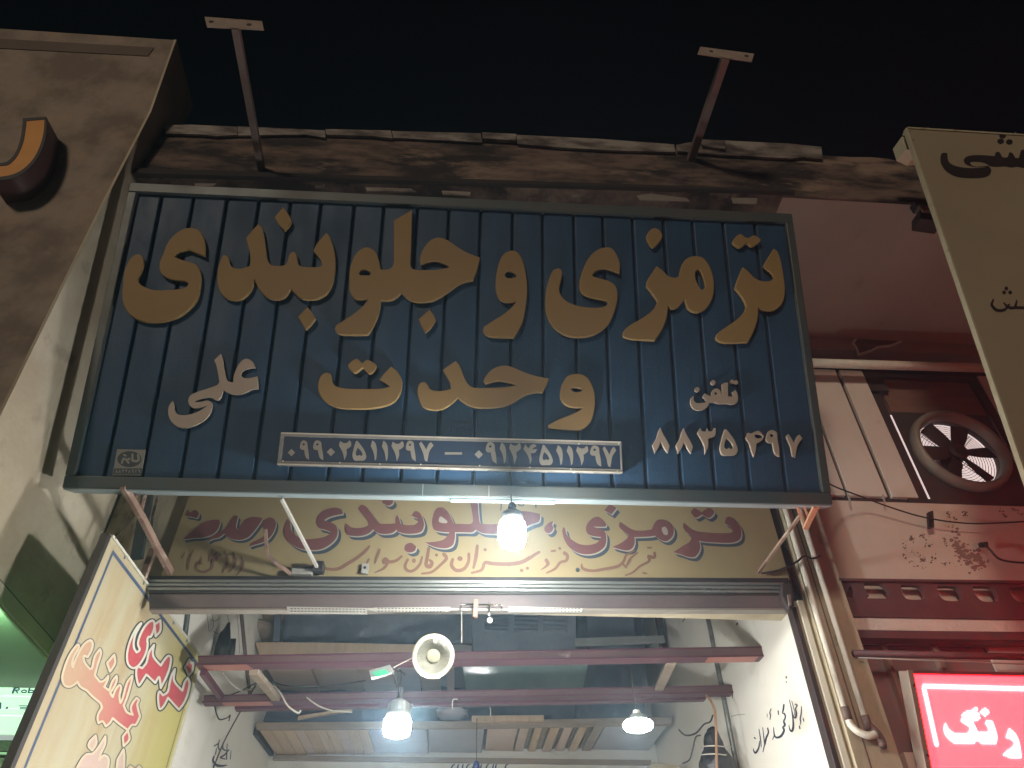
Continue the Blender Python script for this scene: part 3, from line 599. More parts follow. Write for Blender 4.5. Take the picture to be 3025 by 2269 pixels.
L([G8], o=B3, **pk); L([G8], o=(B3[0] + 69, B3[1] + 1.5), **pk); L([G3], o=B3, **pk); L([G5], [G5h], B3, **pk); L([G4], [G4h], B3, **pk); L([G9], [G9h], B3, **pk); L([G7], o=B3, **pk)

# phone-number plate standing off the sign
pq = [(831, 1283), (1834, 1305), (1837, 1392), (820, 1374)]
uv = [FS.at(x, y, .03) for x, y in pq]; pu0 = (uv[0][0] + uv[3][0]) / 2; pu1 = (uv[1][0] + uv[2][0]) / 2; pv1 = (uv[0][1] + uv[1][1]) / 2; pv0 = (uv[2][1] + uv[3][1]) / 2
plate = fbox(FS, pu0, pu1, pv0, pv1, -.006, .028).done('number_plate', 'navy', big_sign)
bw = .013
for a in ((pu0 - .002, pu1 + .002, pv1 - bw, pv1 + .002), (pu0 - .002, pu1 + .002, pv0 - .002, pv0 + bw), (pu0 - .002, pu0 + bw, pv0 + bw + .0005, pv1 - bw - .0005), (pu1 - bw * .4, pu1 + .002, pv0 + bw + .0005, pv1 - bw - .0005)):
    fbox(FS, *a, -.004, .032).done('plate_rim', 'perspex', plate)
fbox(FS, pu0, pu1, pv1 - .002, pv1 + .0035, .0325, .0355).done('plate_edge', 'perspex_rim', plate)
fbox(FS, pu0, pu1, pv0 - .0045, pv0 + .0015, .0325, .0355).done('plate_edge', 'perspex_rim', plate)
G1 = '30,0! 75,12 100,40 92,90 70,100! 50,60 5,28!'; G2 = '10,3! 35,12 62,13 88,0! 100,8! 100,28 62,45! 64,70 45,100! 32,62 0,25!'; G0 = '50,40! 82,60! 50,80! 18,60!'
G4b = '14,0! 38,20 52,6 78,0 96,10! 70,20 66,26 100,24! 84,42 52,46! 60,75 48,100! 36,62 0,24!'
def norm(t, h=None):
    p = parse(t); xs = [q[0] for q in p]; ys = [q[1] for q in p]; a, b = min(xs), max(xs); c, d = min(ys), max(ys)
    f = lambda P: [((x - a) / (b - a), (y - c) / (d - c), k) for x, y, k in P]
    return f(p), f(parse(h)) if h else None
GL = {'1': norm(G1), '2': norm(G2), '9': norm(G9, G9h), '7': norm(G7), '5': norm(G5, G5h), '4': norm(G4b), '8': norm(G8), '3': norm(G3)}
GL['9'] = (GL['9'][0], [(x, y, k) for x, y, k in GL['9'][1]])
def digits(rows, fr, h, m, parent, name='lettering'):
    P, H = [], []
    for ch, xa, xb, ya, yb in rows:
        if ch == '0': cx_, cy_ = (xa + xb) / 2, (ya + yb) / 2; r = (xb - xa) / 2; P.append([(cx_, cy_ - r), (cx_ + r, cy_), (cx_, cy_ + r), (cx_ - r, cy_)]); continue
        if ch == '-': P.append([(xa, ya), (xb, ya), (xb, yb), (xa, yb)]); continue
        g, hh = GL[ch]; P.append(closed([(xa + x * (xb - xa), ya + y * (yb - ya), k) for x, y, k in g], 4))
        if hh: H.append(closed([(xa + x * (xb - xa), ya + y * (yb - ya), k) for x, y, k in hh], 3))
    return paint(name, fr, P, h, m, parent, holes=H)
rows = [('0', 850, 872, 1325, 1349), ('9', 886, 913, 1301, 1359), ('9', 925, 955, 1301, 1360), ('0', 965, 990, 1323, 1348), ('2', 1001, 1037, 1301, 1360), ('5', 1041, 1082, 1302, 1361), ('1', 1095, 1113, 1301, 1361), ('1', 1128, 1146, 1302, 1362), ('2', 1156, 1192, 1303, 1363), ('9', 1199, 1228, 1302, 1363), ('7', 1238, 1281, 1304, 1364), ('-', 1314, 1365, 1336, 1343),
        ('0', 1402, 1427, 1330, 1355), ('9', 1435, 1467, 1306, 1370), ('1', 1476, 1495, 1307, 1370), ('2', 1504, 1538, 1308, 1371), ('4', 1546, 1587, 1312, 1372), ('5', 1593, 1633, 1314, 1374), ('1', 1643, 1662, 1315, 1374), ('1', 1674, 1693, 1316, 1375), ('2', 1702, 1737, 1317, 1376), ('9', 1743, 1776, 1316, 1379), ('7', 1780, 1821, 1318, 1380)]
digits(rows, FS, .0295, 'grey_letter', plate)
sc = []
for x, y in ((836, 1362), (1004, 1367), (1122, 1371), (1243, 1372), (1417, 1376), (1565, 1381), (1686, 1386), (1710, 1311), (1828, 1311), (1824, 1392)): sc.append(disc(x, y, 2.6, 8))
paint('screw', FS, sc, .0345, 'outline_white', plate)
# sign maker's small plate
uq = [FS.at(*p) for p in ((346, 1327), (429, 1329), (416, 1405), (332, 1404))]
mp_ = MB(); mp_.prism([FS.p(u, v, -.006) for u, v in uq], FS.N * .006); mk = mp_.done('maker_plate', 'maker_grey', big_sign)
ell = [FS.at(300 + (328 + 143 * math.cos(t)) / 4, 1000 + (1425 + 95 * math.sin(t)) / 4, .002) for t in [2 * math.pi * k / 28 for k in range(28)]]
def paint_uv(name, fr, polys, h, m, parent):
    vs, fs = fill2d(polys); mb = MB(); bv = [mb.b.verts.new(fr.p(v.x, v.y, h)) for v in vs]
    for f in fs: mb.b.faces.new([bv[i] for i in f])
    for f in mb.b.faces:
        f.normal_update()
        if f.normal.dot(fr.N) < 0: f.normal_flip()
    return mb.done(name, m, parent, fix=False)
paint_uv('oval', FS, [ell], .0012, 'maker_dark', mk)
paint('band', FS, [[(300 + x / 4, 1000 + y / 4) for x, y in ((150, 1535), (485, 1535), (468, 1605), (133, 1605))]], .0012, 'maker_dark', mk)
paint('lettering', FS, stroke('430,1380 440,1430 410,1450 360,1440', *B4, 30) + stroke('365,1370 365,1440', *B4, 26) + stroke('330,1420 300,1440 320,1470', *B4, 26) + stroke('300,1440 260,1420 240,1470', *B4, 26) + stroke('265,1375 285,1385', *B4, 22), .0022, 'maker_grey', mk)
digits([(c, 300 + (165 + k * 38) / 4, 300 + (190 + k * 38) / 4, 1000 + 1545 / 4, 1000 + 1595 / 4) for k, c in enumerate('88228971')], FS, .0022, 'maker_grey', mk)

# brackets that carry the sign
def flat_bar(nm, lab, pts, w, t, m, side=(1, 0, 0)):
    mb = MB()
    for p, q in zip(pts, pts[1:]): mb.bar(p, q, w, t, side)
    o = mb.done(nm, m, bevel=.001); props(o, lab, 'bracket', 'steel brackets under the big sign'); return o
flat_bar('sign_bracket', 'rust flecked steel strut at the left end of the big sign', [oy(364, 1436, 2.585), oy(420, 1530, 2.77), oy(468, 1625, 2.98), oy(506, 1694, 3.14)], .022, .03, 'rust_bar')
flat_bar('sign_bracket', 'short pink steel tie beside the leftmost strut', [oy(404, 1462, 2.66), oy(391, 1487, 2.70)], .014, .006, 'rust_bar')
flat_bar('sign_bracket', 'longer pink steel tie reaching the leftmost strut', [oy(429, 1462, 2.66), oy(417, 1508, 2.74)], .014, .006, 'rust_bar')
flat_bar('sign_bracket', 'pale straight strut crossing the yellow board below the big sign', [oy(831, 1473, 2.63), oy(938, 1678, 3.10)], .013, .013, 'strip_white')
flat_bar('sign_bracket', 'bent rusty strap in front of the painted word on the yellow board', [oy(784, 1563, 2.98), oy(789, 1640, 3.04), oy(812, 1660, 3.05), oy(860, 1696, 3.11)], .016, .008, 'rust_bar')
flat_bar('sign_bracket', 'thin brown strut from the right end of the big sign to the yellow board', [oy(2366, 1520, 2.70), oy(2240, 1692, 3.14)], .014, .012, 'rust_bar')
flat_bar('sign_bracket', 'orange primed angle iron at the right end of the big sign', [oy(2424, 1484, 2.60), oy(2410, 1497, 2.62), oy(2379, 1562, 2.76)], .026, .012, 'primer_bar')
flat_bar('sign_bracket', 'thin orange brace between two orange irons', [oy(2354, 1496, 2.64), oy(2376, 1548, 2.75)], .012, .008, 'primer_bar')
flat_bar('sign_bracket', 'short orange tie nearest the orange angle iron', [oy(2376, 1497, 2.64), oy(2386, 1524, 2.70)], .011, .008, 'primer_bar')
mb = MB(); mb.box(*sorted((oy(865, 1680, 3.14).x, oy(925, 1690, 3.14).x)), 3.12, 3.165, oy(880, 1700, 3.14).z, oy(880, 1684, 3.14).z)
o = mb.done('fixing_plate', 'strip_white', bevel=.003); props(o, 'pale fixing plate at the foot of the straight strut', 'plate')
mb = MB(); mb.box(*sorted((oy(930, 1670, 3.14).x, oy(958, 1690, 3.14).x)), 3.09, 3.15, oy(940, 1696, 3.14).z, oy(940, 1670, 3.14).z)
o = mb.done('strut_shoe', 'dark_steel', bevel=.004); props(o, 'dark steel shoe holding the pale straight strut', 'fitting')
mb = MB(); pxprism(mb, [(1069, 1665), (1090, 1664), (1087, 1695), (1066, 1693)], 3.15, .012); o = mb.done('wall_clip', 'strip_white', bevel=.002); props(o, 'small white metal clip screwed to the yellow board', 'clip')
MB().lathe([(0, 0), (.006, 0), (.006, .004), (0, .004)], oy(1078, 1677, 3.1485), (0, -1, 0), 10).done('screw', 'dark_steel', o)

flat_bar('angle_iron', 'dark upright angle iron between the stone building and the yellow board', [oy(436, 1462, 3.15), oy(404, 1650, 3.15)], .05, .03, 'frame_green')
flat_bar('angle_iron', 'thin flaking pale strip beside the dark upright angle iron', [oy(466, 1466, 3.14), oy(452, 1520, 3.14), oy(440, 1600, 3.14)], .012, .008, 'zinc')
flat_bar('angle_iron', 'rusty stub of angle iron behind the top of the yellow flag sign', [oy(452, 1622, 3.08), oy(420, 1712, 3.08)], .028, .02, 'rust_bar')

# ------------------------------------------------------------------ bars with end plates sticking out of the roof edge
def roof_bar(lab, p0, y1, plate_px, wpx):
    A = oy(*p0, 2.12); t = thing('roof_bar', lab, 'bracket', A, 'bars sticking out above the sign')
    E = oz(*plate_px[0], A.z); E = Vector((E.x, E.y, A.z))
    w = wpx * mpp((A + E) / 2)
    MB().bar(A + Vector((0, .04, 0)), E, w, w, (1, 0, 0)).done('bar', 'tbar', t, bevel=.002)
    fr = Frame(E, (1, 0, 0), (0, 0, 1)); pts = [fr.at(x, y, .0) for x, y in plate_px[1:]]
    mb = MB(); mb.prism([fr.p(u, v, 0) for u, v in pts], (0, -.006, 0)); pl = mb.done('end_plate', 'tbar_plate', t, bevel=.001)
    (u0, v0), (u1, v1), (u2, v2), (u3, v3) = pts
    for f in (.17, .82):
        c = fr.p(u0 + (u1 - u0) * f, (v0 + v3) / 2 + (v1 - v0) * f, .0065); MB().lathe([(0, 0), (.011, 0), (.011, .002), (0, .002)], c, (0, -1, 0), 10).done('bolt_hole', 'fan_dark', pl)
roof_bar('rusty bar with bolted end plate rising near the stone building', (772, 500), 0, [(697, 86), (605, 53), (775, 66), (780, 91), (612, 82)], 20)
roof_bar('rusty bar with bolted end plate rising on the side of the white banner', (2040, 470), 0, [(2142, 172), (2068, 141), (2227, 162), (2220, 185), (2060, 162)], 22)

# ------------------------------------------------------------------ painted yellow board over the shutter
XB0 = oy(480, 1690, 3.17).x; XB1 = oy(2318, 1660, 3.17).x; zb0 = oy(480, 1704, 3.17).z; zb1 = oy(2318, 1712, 3.17).z
bd = thing('painted_board', 'yellow hand painted board with red calligraphy above the roller shutter', 'sign', (0, 3.17, zb0))
MB().prism([(XB0, 3.17, zb0), (XB1, 3.17, zb1), (XB1, 3.17, zb1 + .72), (XB0, 3.17, zb0 + .72)], (0, .025, 0)).done('board', 'board_yellow', bd)
MB().prism([(XB1 + .004, 3.185, zb1 - .1), (XB1 + .045, 3.185, zb1 - .1), (XB1 + .045, 3.185, zb1 + .72), (XB1 + .004, 3.185, zb1 + .72)], (0, .012, 0)).done('edge_strip', 'dark_gap', bd)
FB = Frame((0, 3.17, zb0), (1, 0, 0), (0, 0, 1))
C1, C2, C3, C4 = (500, 1440), (1000, 1440), (1500, 1440), (1960, 1440)
words = [(C4, ['740,360! 775,345 830,370 890,440 920,520 910,600 860,640 760,655 600,650 470,640 420,630! 435,690 420,760 370,820 290,820 200,790 120,765! 230,690 310,640 330,590! 310,560 260,520 230,460 240,415! 280,450 330,490 400,520! 500,530 650,540 800,535 820,512! 800,480 750,440 722,425!', '320,290! 365,245 450,295! 535,240 600,295 535,360 455,320! 380,358'], []),
  (C3, ['1330,405! 1380,440 1440,480 1500,505 1600,510 1700,495! 1730,430 1770,385 1840,380 1920,420 1960,490 1950,570 1890,630 1830,630 1760,590 1740,570! 1680,580 1590,585 1495,588! 1500,650 1470,720 1410,745 1320,730 1235,705! 1330,660 1410,600 1425,560! 1370,520 1320,470 1315,430', '1205,195! 1285,245! 1225,320! 1140,270!', '655,470 680,490! 700,560 760,620 850,670 950,680 1040,660 1090,620 1100,585! 1040,580 960,560 925,510 930,450 970,390 1030,350 1080,350 1130,390 1165,440 1150,465! 1080,465 1005,463! 1090,490 1150,530 1165,600 1150,690 1090,750 1000,785 900,790 800,760 720,700 670,620 645,530', '500,410 540,400! 525,440 540,480 510,530 470,540 435,510 440,460'], ['1820,480 1860,465 1890,510 1885,560 1840,550']),
  (C2, ['1175,240 1240,240 1300,300 1350,400 1370,428! 1450,430 1560,430 1590,400! 1580,300 1550,150! 1560,60 1640,60! 1650,260 1665,400 1680,430! 1780,435 1950,430 2060,420 2170,380! 2100,350 2130,290 2250,285 2385,315! 2370,400 2270,440 2150,500 2000,548 1850,550 1700,540 1620,500! 1580,530 1480,530 1375,530! 1375,600 1350,680 1290,715 1190,715 1100,690 1020,650! 1150,640 1250,610 1310,530! 1220,525 1130,500 1105,420 1115,340 1140,270', '230,250! 270,205 330,230 400,320 460,400 500,430! 600,430 670,425! 675,350 695,330 715,365 735,430! 800,445 900,440 940,410! 930,370 860,335! 905,280 960,300 1000,380 1010,450 980,520 900,545 780,545 700,520 685,500! 640,535 560,550 470,540 410,495! 360,540 280,570 190,575 110,560 75,500 85,420! 110,440 150,470 230,480 320,465 355,440! 330,370 270,300', '510,165! 580,125 640,140 640,185 590,215 530,190', '775,720! 800,670 860,655 920,700! 900,750 840,770 790,750'], ['1185,400 1195,350 1215,345 1285,400 1280,420 1220,420']),
  (C1, ['1400,370! 1430,420 1440,500 1500,570 1600,610 1720,605 1830,585 1900,545 1905,525! 1840,500 1770,480 1740,430 1750,350 1810,280 1900,245 1980,240 2040,265 2050,315! 1960,330 1870,360 1830,390! 1900,410 1970,450 1990,520 1970,600 1890,680 1790,730 1670,740 1540,720 1430,660 1370,590 1350,510 1370,430', '1130,380 1190,355 1240,375 1260,430 1240,510 1180,600 1100,650 1000,680 945,700! 960,660 1040,620 1110,580 1140,520! 1100,470 1085,440', '1105,365! 1060,440 1000,520 930,590 840,620 740,610 670,570 650,545! 590,590 510,610 450,640! 480,590 560,540 640,500 690,450 730,380 770,330! 810,340 800,400 790,460 800,500! 850,440 900,380 970,350 1040,350', '590,380! 600,420 570,500 500,560 400,590 280,600 160,615! 220,560 300,490 390,420 500,385', '190,330 220,265! 250,300! 300,265 350,300 330,360 270,350'], [])]
sh_, wh_, rd_, hl_ = [], [], [], []
for o0, outs, hs_ in words:
    for t in outs:
        p = shape(t, *o0); rd_.append(p)
        k = 1.0 if o0 != C1 or 'x' in t or t.startswith('1400') else .75
        for f in (.55, .8, 1.0): sh_.append([(x + 10.5 * k * f, y + 12 * k * f) for x, y in p])
        for f in (.16, .3): wh_.append([(x + 10.5 * k * f, y + 12 * k * f) for x, y in p])
    hl_ += [shape(t, *o0) for t in hs_]
paint('lettering', FB, sh_, .001, 'paint_blue', bd); paint('lettering', FB, wh_, .002, 'paint_white', bd); paint('lettering', FB, rd_, .003, 'paint_red', bd, holes=hl_)
s2 = []
for o0, w, lst in ((C2, 34, ['-520,965,14 -360,955,32 -260,925,34 -120,965,36 0,960,40 100,905,42 220,830,40 320,750,36 368,690,18', '485,735,30 465,800,32 430,890,24', '358,850,26 330,900,20', '265,960,20 225,1010,14', '745,815,30 680,865,36 600,880,40 555,845,44 540,880,44 575,900,36 530,960,30 430,1005,14', '820,850,30 785,930,36 820,985,36 890,980,34 960,910,34 988,820,22', '890,860,48 890,870,48', '1065,720,36 1050,820,40 1035,915,44 1080,935,50 1105,890,40 1080,860,30', '1245,790,44 1275,840,40 1200,920,34 1100,1000,32 985,1018,24', '1155,798,36 1160,800,36', '1350,850,36 1335,920,42 1390,980,42 1480,965,42 1535,880,38 1540,785,34', '1430,840,56 1440,842,56', '1640,690,34 1625,820,44 1595,950,30', '1730,735,38 1735,738,38', '2260,820,30 2160,880,40 2000,905,44 1820,900,44 1730,890,40 1690,975,36 1575,1010,26', '2160,980,40 2165,982,40']),
                   (C3, 30, ['0,910,44 150,890,42 260,835,40 310,800,36 370,765,34', '165,978,38 168,980,38', '230,955,38 234,955,38', '455,860,44 475,900,44 450,935,26 398,970,12', '670,775,44 705,810,40 690,865,36 620,885,32 560,960,30 460,1010,20', '612,720,36 616,722,36', '520,752,26 560,748,26', '873,905,16 890,960,36 1000,985,34 1150,962,34 1300,930,34 1370,870,30 1400,800,26 1500,745,16', '1360,900,24 1400,950,20', '1400,930,20 1435,870,34 1460,830,26 1535,770,18', '1735,775,34 1730,830,30 1665,815,40 1670,870,28 1560,930,26 1480,1000,24 1390,1040,18', '1655,712,22 1695,712,22', '1600,1010,22 1640,1018,22']),
                   (C1, 30, ['650,750,16 690,850,32 670,930,30 630,1005,14', '755,770,16 785,860,30 760,940,30 700,1000,14', '850,820,16 872,900,30 840,980,30 795,1035,14', '285,745,14 235,850,28 220,975,14', '180,770,12 150,830,20', '600,800,28 560,850,40 510,830,26 560,770,22', '500,740,18 480,860,28', '520,870,22 500,950,30 400,1000,30 320,960,26 345,880,16', '380,830,14 370,900,22'])):
    for t in lst: s2 += stroke(t, *o0, w)
paint('lettering', FB, s2, .004, 'paint_brown', bd)
s3 = []
for t in ('1970,145 1930,180 1918,270', '2035,140 2040,190', '2080,145 2060,190', '2125,170 2130,210 2180,215 2195,165', '2160,165 2162,167', '2330,165 2333,240', '2270,170 2290,165'): s3 += stroke(t, *C2, 13)
paint('lettering', FB, s3, .0045, 'outline_dark', bd)
o = MB().lathe([(0, 0), (.010, 0), (.010, .006), (0, .007)], oy(1706, 1684, 3.165), (0, -1, 0), 12).done('bolt_head', 'frame_green', bd)

# ------------------------------------------------------------------ roller shutter under the board
ssh = thing('roller_shutter', 'rolled up grey metal roller shutter with latch across the shop opening', 'shutter', (0, 3.1, 2.95))
mb = MB(); hbar(mb, 440, 2330, 1700, 1712, 1707, 1722, 3.150, .05); mb.done('head_rail', 'dark_steel', ssh, bevel=.003)
mb = MB(); ys = [(1713, 1722), (1723, 1736), (1737, 1749)]
prof_y = [1712.5, 1717, 1723.5, 1725, 1730, 1735.5, 1737, 1741, 1747, 1748.5, 1751.5]; prof_h = [.0, .018, .014, .002, .022, .018, .002, .02, .016, 0, .004]
rows = []
for xx, dy in ((440, 0), (900, 1), (1400, 3), (1900, 6.5), (2312, 9.5)):
    rows.append([mb.b.verts.new(oy(xx, y + dy * .95, 3.145) + Vector((0, -h, 0))) for y, h in zip(prof_y, prof_h)])
for r0, r1 in zip(rows, rows[1:]):
    for k in range(len(r0) - 1): mb.b.faces.new((r0[k], r0[k + 1], r1[k + 1], r1[k]))
mb.done('slat_curtain', 'steel_rail', ssh)
mb = MB(); hbar(mb, 440, 2342, 1753, 1797.5, 1758, 1796.5, 3.13, .05); mb.done('bottom_bar', 'shutter_bar', ssh, bevel=.005)
mb = MB(); hbar(mb, 440, 2326, 1750, 1753.5, 1755, 1759, 3.128, .05); mb.done('shadow_joint', 'dark_gap', ssh)
mb = MB(); hbar(mb, 440, 2335, 1797.5, 1803, 1796.5, 1802.5, 3.122, .045); mb.done('bottom_lip', 'shutter_pale', ssh, bevel=.001)
mb = MB(); pxprism(mb, [(2310, 1722), (2338, 1722), (2346, 1755), (2348, 1790), (2334, 1800), (2324, 1790), (2310, 1760)], 3.085, .045); mb.done('end_bracket', 'dark_steel', ssh, bevel=.006)
mb = MB(); pxprism(mb, [(2326, 1756), (2338, 1754), (2340, 1788), (2330, 1792)], 3.075, .009); mb.done('end_bracket', 'zinc', ssh, bevel=.004)
for X in (-1.515, 1.592):
    mb = MB(); mb.box(X - .012, X + .012, 3.19, 3.25, 0, 3.03); mb.done('guide_rail', 'dark_steel', ssh, bevel=.002)
for q, ya in (([(847, 1792), (1085, 1796), (1085, 1814), (849, 1808)], 0), ([(1086, 1796), (1104, 1796), (1104, 1804), (1086, 1802)], 1), ([(1104, 1795), (1330, 1793), (1328, 1806), (1200, 1808), (1105, 1806)], 0), ([(1330, 1796), (1500, 1799), (1500, 1803), (1330, 1803)], 1), ([(1502, 1791), (1722, 1797), (1718, 1808), (1502, 1808)], 0)):
    mb = MB(); pxprism(mb, q, 3.112, .006); st_ = mb.done('perforated_strip', 'strip_white', ssh)
    if not ya:
        xs = [p[0] for p in q]; d = []; FP = Frame((0, 3.112, 3), (1, 0, 0), (0, 0, 1)); x = min(xs) + 12
        yc = lambda x: sum(p[1] for p in q) / len(q) + (x - sum(xs) / len(xs)) * .01
        while x < max(xs) - 10:
            for e in (-3.6, 4.2): d.append([(x + random.uniform(-1, 1), yc(x) + e - 1.1), (x + 5.5, yc(x) + e - 1.1), (x + 5.5, yc(x) + e + 1.1), (x, yc(x) + e + 1.1)])
            x += 10.2
        paint('slot', FP, d, .001, 'dark_gap', st_)
lt = MB(); lt.tube([oy(1362, 1799, 3.095), oy(1362, 1788, 3.095), oy(1378, 1786, 3.09), oy(1480, 1788, 3.09), oy(1482, 1798, 3.09)], .0055, 8); lb = lt.done('latch_bolt', 'chrome', ssh, smooth=True)
mb = MB(); pxprism(mb, [(1399, 1769), (1414, 1769), (1411, 1823), (1396, 1822)], 3.075, .018); mb.done('latch_strap', 'brass' if 'brass' in MATS else 'rust_bar', ssh, bevel=.003)
mb = MB(); mb.tube([oy(1446, 1779, 3.085), oy(1445, 1800, 3.08), oy(1444, 1830, 3.06)], .0045, 8); mb.done('latch_handle', 'chrome', ssh, smooth=True)
mb = MB(); mb.lathe([(0, 0), (.012, 0), (.012, .006), (0, .006)], oy(1447, 1832, 3.06), (0, -1, -.6), 12); mb.done('latch_knob', 'lamp_white', ssh)
mb = MB(); mb.tube([oy(1364, 1800, 3.12), oy(1364, 1898, 3.14)], .0012, 5); mb.done('pull_string', 'wire_white', ssh)

# ------------------------------------------------------------------ yellow flag sign on the left of the bay
BX = -1.468
FBL = Frame((BX, 2.7, 3.0), (0, 1, 0), (0, 0, 1))           # faces +X
yb0, zb_t = ox(328, 1587, BX).y, ox(328, 1587, BX).z; yb1 = ox(592, 1946, BX).y; zb_b = 1.35
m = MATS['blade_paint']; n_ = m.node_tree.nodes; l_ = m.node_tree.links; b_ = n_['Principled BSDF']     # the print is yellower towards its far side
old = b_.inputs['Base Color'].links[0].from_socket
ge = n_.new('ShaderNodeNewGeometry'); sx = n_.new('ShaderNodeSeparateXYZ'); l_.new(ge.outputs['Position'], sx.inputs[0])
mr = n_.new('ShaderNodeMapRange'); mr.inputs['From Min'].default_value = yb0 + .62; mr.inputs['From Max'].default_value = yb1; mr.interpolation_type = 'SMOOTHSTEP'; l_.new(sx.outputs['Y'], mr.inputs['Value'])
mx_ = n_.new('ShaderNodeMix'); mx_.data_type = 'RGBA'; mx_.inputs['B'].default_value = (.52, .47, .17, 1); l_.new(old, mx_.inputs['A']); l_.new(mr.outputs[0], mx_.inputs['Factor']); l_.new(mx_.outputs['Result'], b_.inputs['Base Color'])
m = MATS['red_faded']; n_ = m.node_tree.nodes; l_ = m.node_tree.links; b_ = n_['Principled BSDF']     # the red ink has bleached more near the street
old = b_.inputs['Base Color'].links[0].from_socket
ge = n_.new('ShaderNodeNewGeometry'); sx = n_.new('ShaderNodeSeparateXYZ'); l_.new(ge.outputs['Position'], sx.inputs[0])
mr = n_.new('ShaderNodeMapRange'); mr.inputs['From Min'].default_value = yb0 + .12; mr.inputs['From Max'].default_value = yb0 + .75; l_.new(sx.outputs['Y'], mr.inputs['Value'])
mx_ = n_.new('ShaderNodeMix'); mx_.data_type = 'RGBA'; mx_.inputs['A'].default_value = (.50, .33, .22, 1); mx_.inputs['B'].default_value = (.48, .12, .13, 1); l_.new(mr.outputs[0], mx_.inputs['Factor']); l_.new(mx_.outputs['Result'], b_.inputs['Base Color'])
fl = thing('flag_sign', 'yellow painted flag sign with faded red calligraphy on a black post', 'sign', (BX, (yb0 + yb1) / 2, zb_b))
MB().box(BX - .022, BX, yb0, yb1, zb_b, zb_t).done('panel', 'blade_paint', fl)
MB().box(BX - .030, BX + .002, yb0 - .028, yb0 - .001, 0, ox(320, 1572, BX).z).done('post', 'dark_steel', fl, bevel=.002)
for q in (((yb0, yb1, zb_t + .0005, zb_t + .012)), ((yb1 + .0005, yb1 + .012, zb_b, zb_t + .012))): MB().box(BX - .024, BX + .006, *q).done('edge_strip', 'outline_white', fl)
def in_p(dy0, dy1, z0, z1, mt, h=.001):
    mb = MB(); mb.face([FBL.p(a - 2.7, b - 3.0, h) for a, b in ((dy0, z0), (dy1, z0), (dy1, z1), (dy0, z1))]); return mb.done('border_line', mt, fl, fix=False)
in_p(yb0 + .05, yb0 + .066, zb_b, zb_t - .03, 'line_blue'); in_p(yb0 + .066, yb1 - .02, zb_t - .046, zb_t - .03, 'line_blue'); in_p(yb1 - .045, yb1 - .038, zb_b, zb_t - .046, 'outline_dark')
E2, E4 = (0, 1854), (260, 1650)
red1 = [shape(t, *E4) for t in ('630,765 590,800 530,900 480,1030 460,1150 475,1250 530,1295 590,1270 650,1190 690,1100 705,1010 700,960 715,925! 740,925 775,850 785,780 770,735 720,750 660,820 610,920 590,1010 610,1080 575,1110! 545,1060 540,990 560,900 600,820', '855,730! 855,850 800,920! 785,780!', '780,1020! 770,1150 860,1265! 900,1200 950,1150 980,1170 970,1270 930,1390 860,1530! 840,1400 795,1470! 690,1370! 620,1480 600,1500 575,1420 570,1330 585,1280 640,1295! 690,1230 720,1110', '1200,1190! 1225,1240 1240,1230 1235,1320 1190,1385! 1160,1310 1145,1290!')]
red1 += [shape('2068,490! 2058,630 2155,745! 2185,640 2225,590! 2240,680 2190,860 2115,970! 1985,830! 1940,920 1890,965 1870,880 1870,790 1885,755 1925,800! 1980,760 2005,650 2030,560', *E2)]
red2 = [shape(t, *E2) for t in ('925,200 930,240 880,330 850,430 862,470! 885,400 940,280 1000,190 1070,150 1095,190 1080,270 1035,350! 990,335 1000,410 1062,490! 1085,480 1120,340 1180,255! 1195,300 1150,450 1120,565! 1180,640! 1225,630 1280,570! 1272,620 1232,700! 1290,745! 1325,640 1378,570! 1382,610 1360,680 1302,775! 1332,820! 1362,740 1410,680 1432,705 1412,800 1422,890! 1445,850 1502,650 1562,570! 1560,610 1502,820 1462,920! 1500,1000 1568,1030! 1546,960 1562,900 1612,832! 1640,855 1622,910 1655,1050! 1602,1150 1560,1150 1512,1212! 1400,1130 1332,1070! 1300,1125 1250,1168! 1212,1108 1165,1130! 1152,1080 1162,1020 1202,950! 1190,900 1100,820 1022,740! 950,700 915,640! 880,672 820,700 760,680 735,600 760,480 820,330 885,235', '1350,320! 1360,420 1300,520! 1265,420!', '1510,1215! 1530,1320 1460,1400! 1450,1290!')]
red3 = [shape(t, *E2) for t in ('1130,1275! 1138,1370 1090,1450! 1045,1400 1065,1340!', '1245,1285! 1240,1380 1190,1490 1172,1565! 1225,1510 1270,1530 1285,1580 1260,1740! 1185,1740 1160,1680 1100,1740! 880,1740! 940,1600 1020,1500 1095,1490 1160,1420', '1460,1440! 1470,1540 1445,1740 1370,1740! 1390,1560!', '1540,1640! 1580,1680 1540,1740 1500,1690!', '1640,1640! 1680,1690 1640,1740 1600,1690!')]
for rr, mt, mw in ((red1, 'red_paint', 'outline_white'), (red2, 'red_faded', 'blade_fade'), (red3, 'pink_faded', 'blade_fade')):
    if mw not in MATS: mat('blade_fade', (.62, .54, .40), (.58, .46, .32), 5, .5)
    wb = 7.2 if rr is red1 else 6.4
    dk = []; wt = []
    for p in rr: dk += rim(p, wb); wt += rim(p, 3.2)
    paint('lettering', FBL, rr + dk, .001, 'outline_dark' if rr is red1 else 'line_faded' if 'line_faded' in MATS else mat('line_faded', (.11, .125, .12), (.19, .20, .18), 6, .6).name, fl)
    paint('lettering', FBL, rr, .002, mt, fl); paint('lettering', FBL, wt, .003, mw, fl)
for f in (.12, .3, .47, .63, .8): MB().lathe([(0, 0), (.008, 0), (.007, .005), (0, .006)], (BX, yb0 + (yb1 - yb0) * f, zb_t - .006), (1, 0, 0), 10).done('rivet', 'grey_plastic', fl)
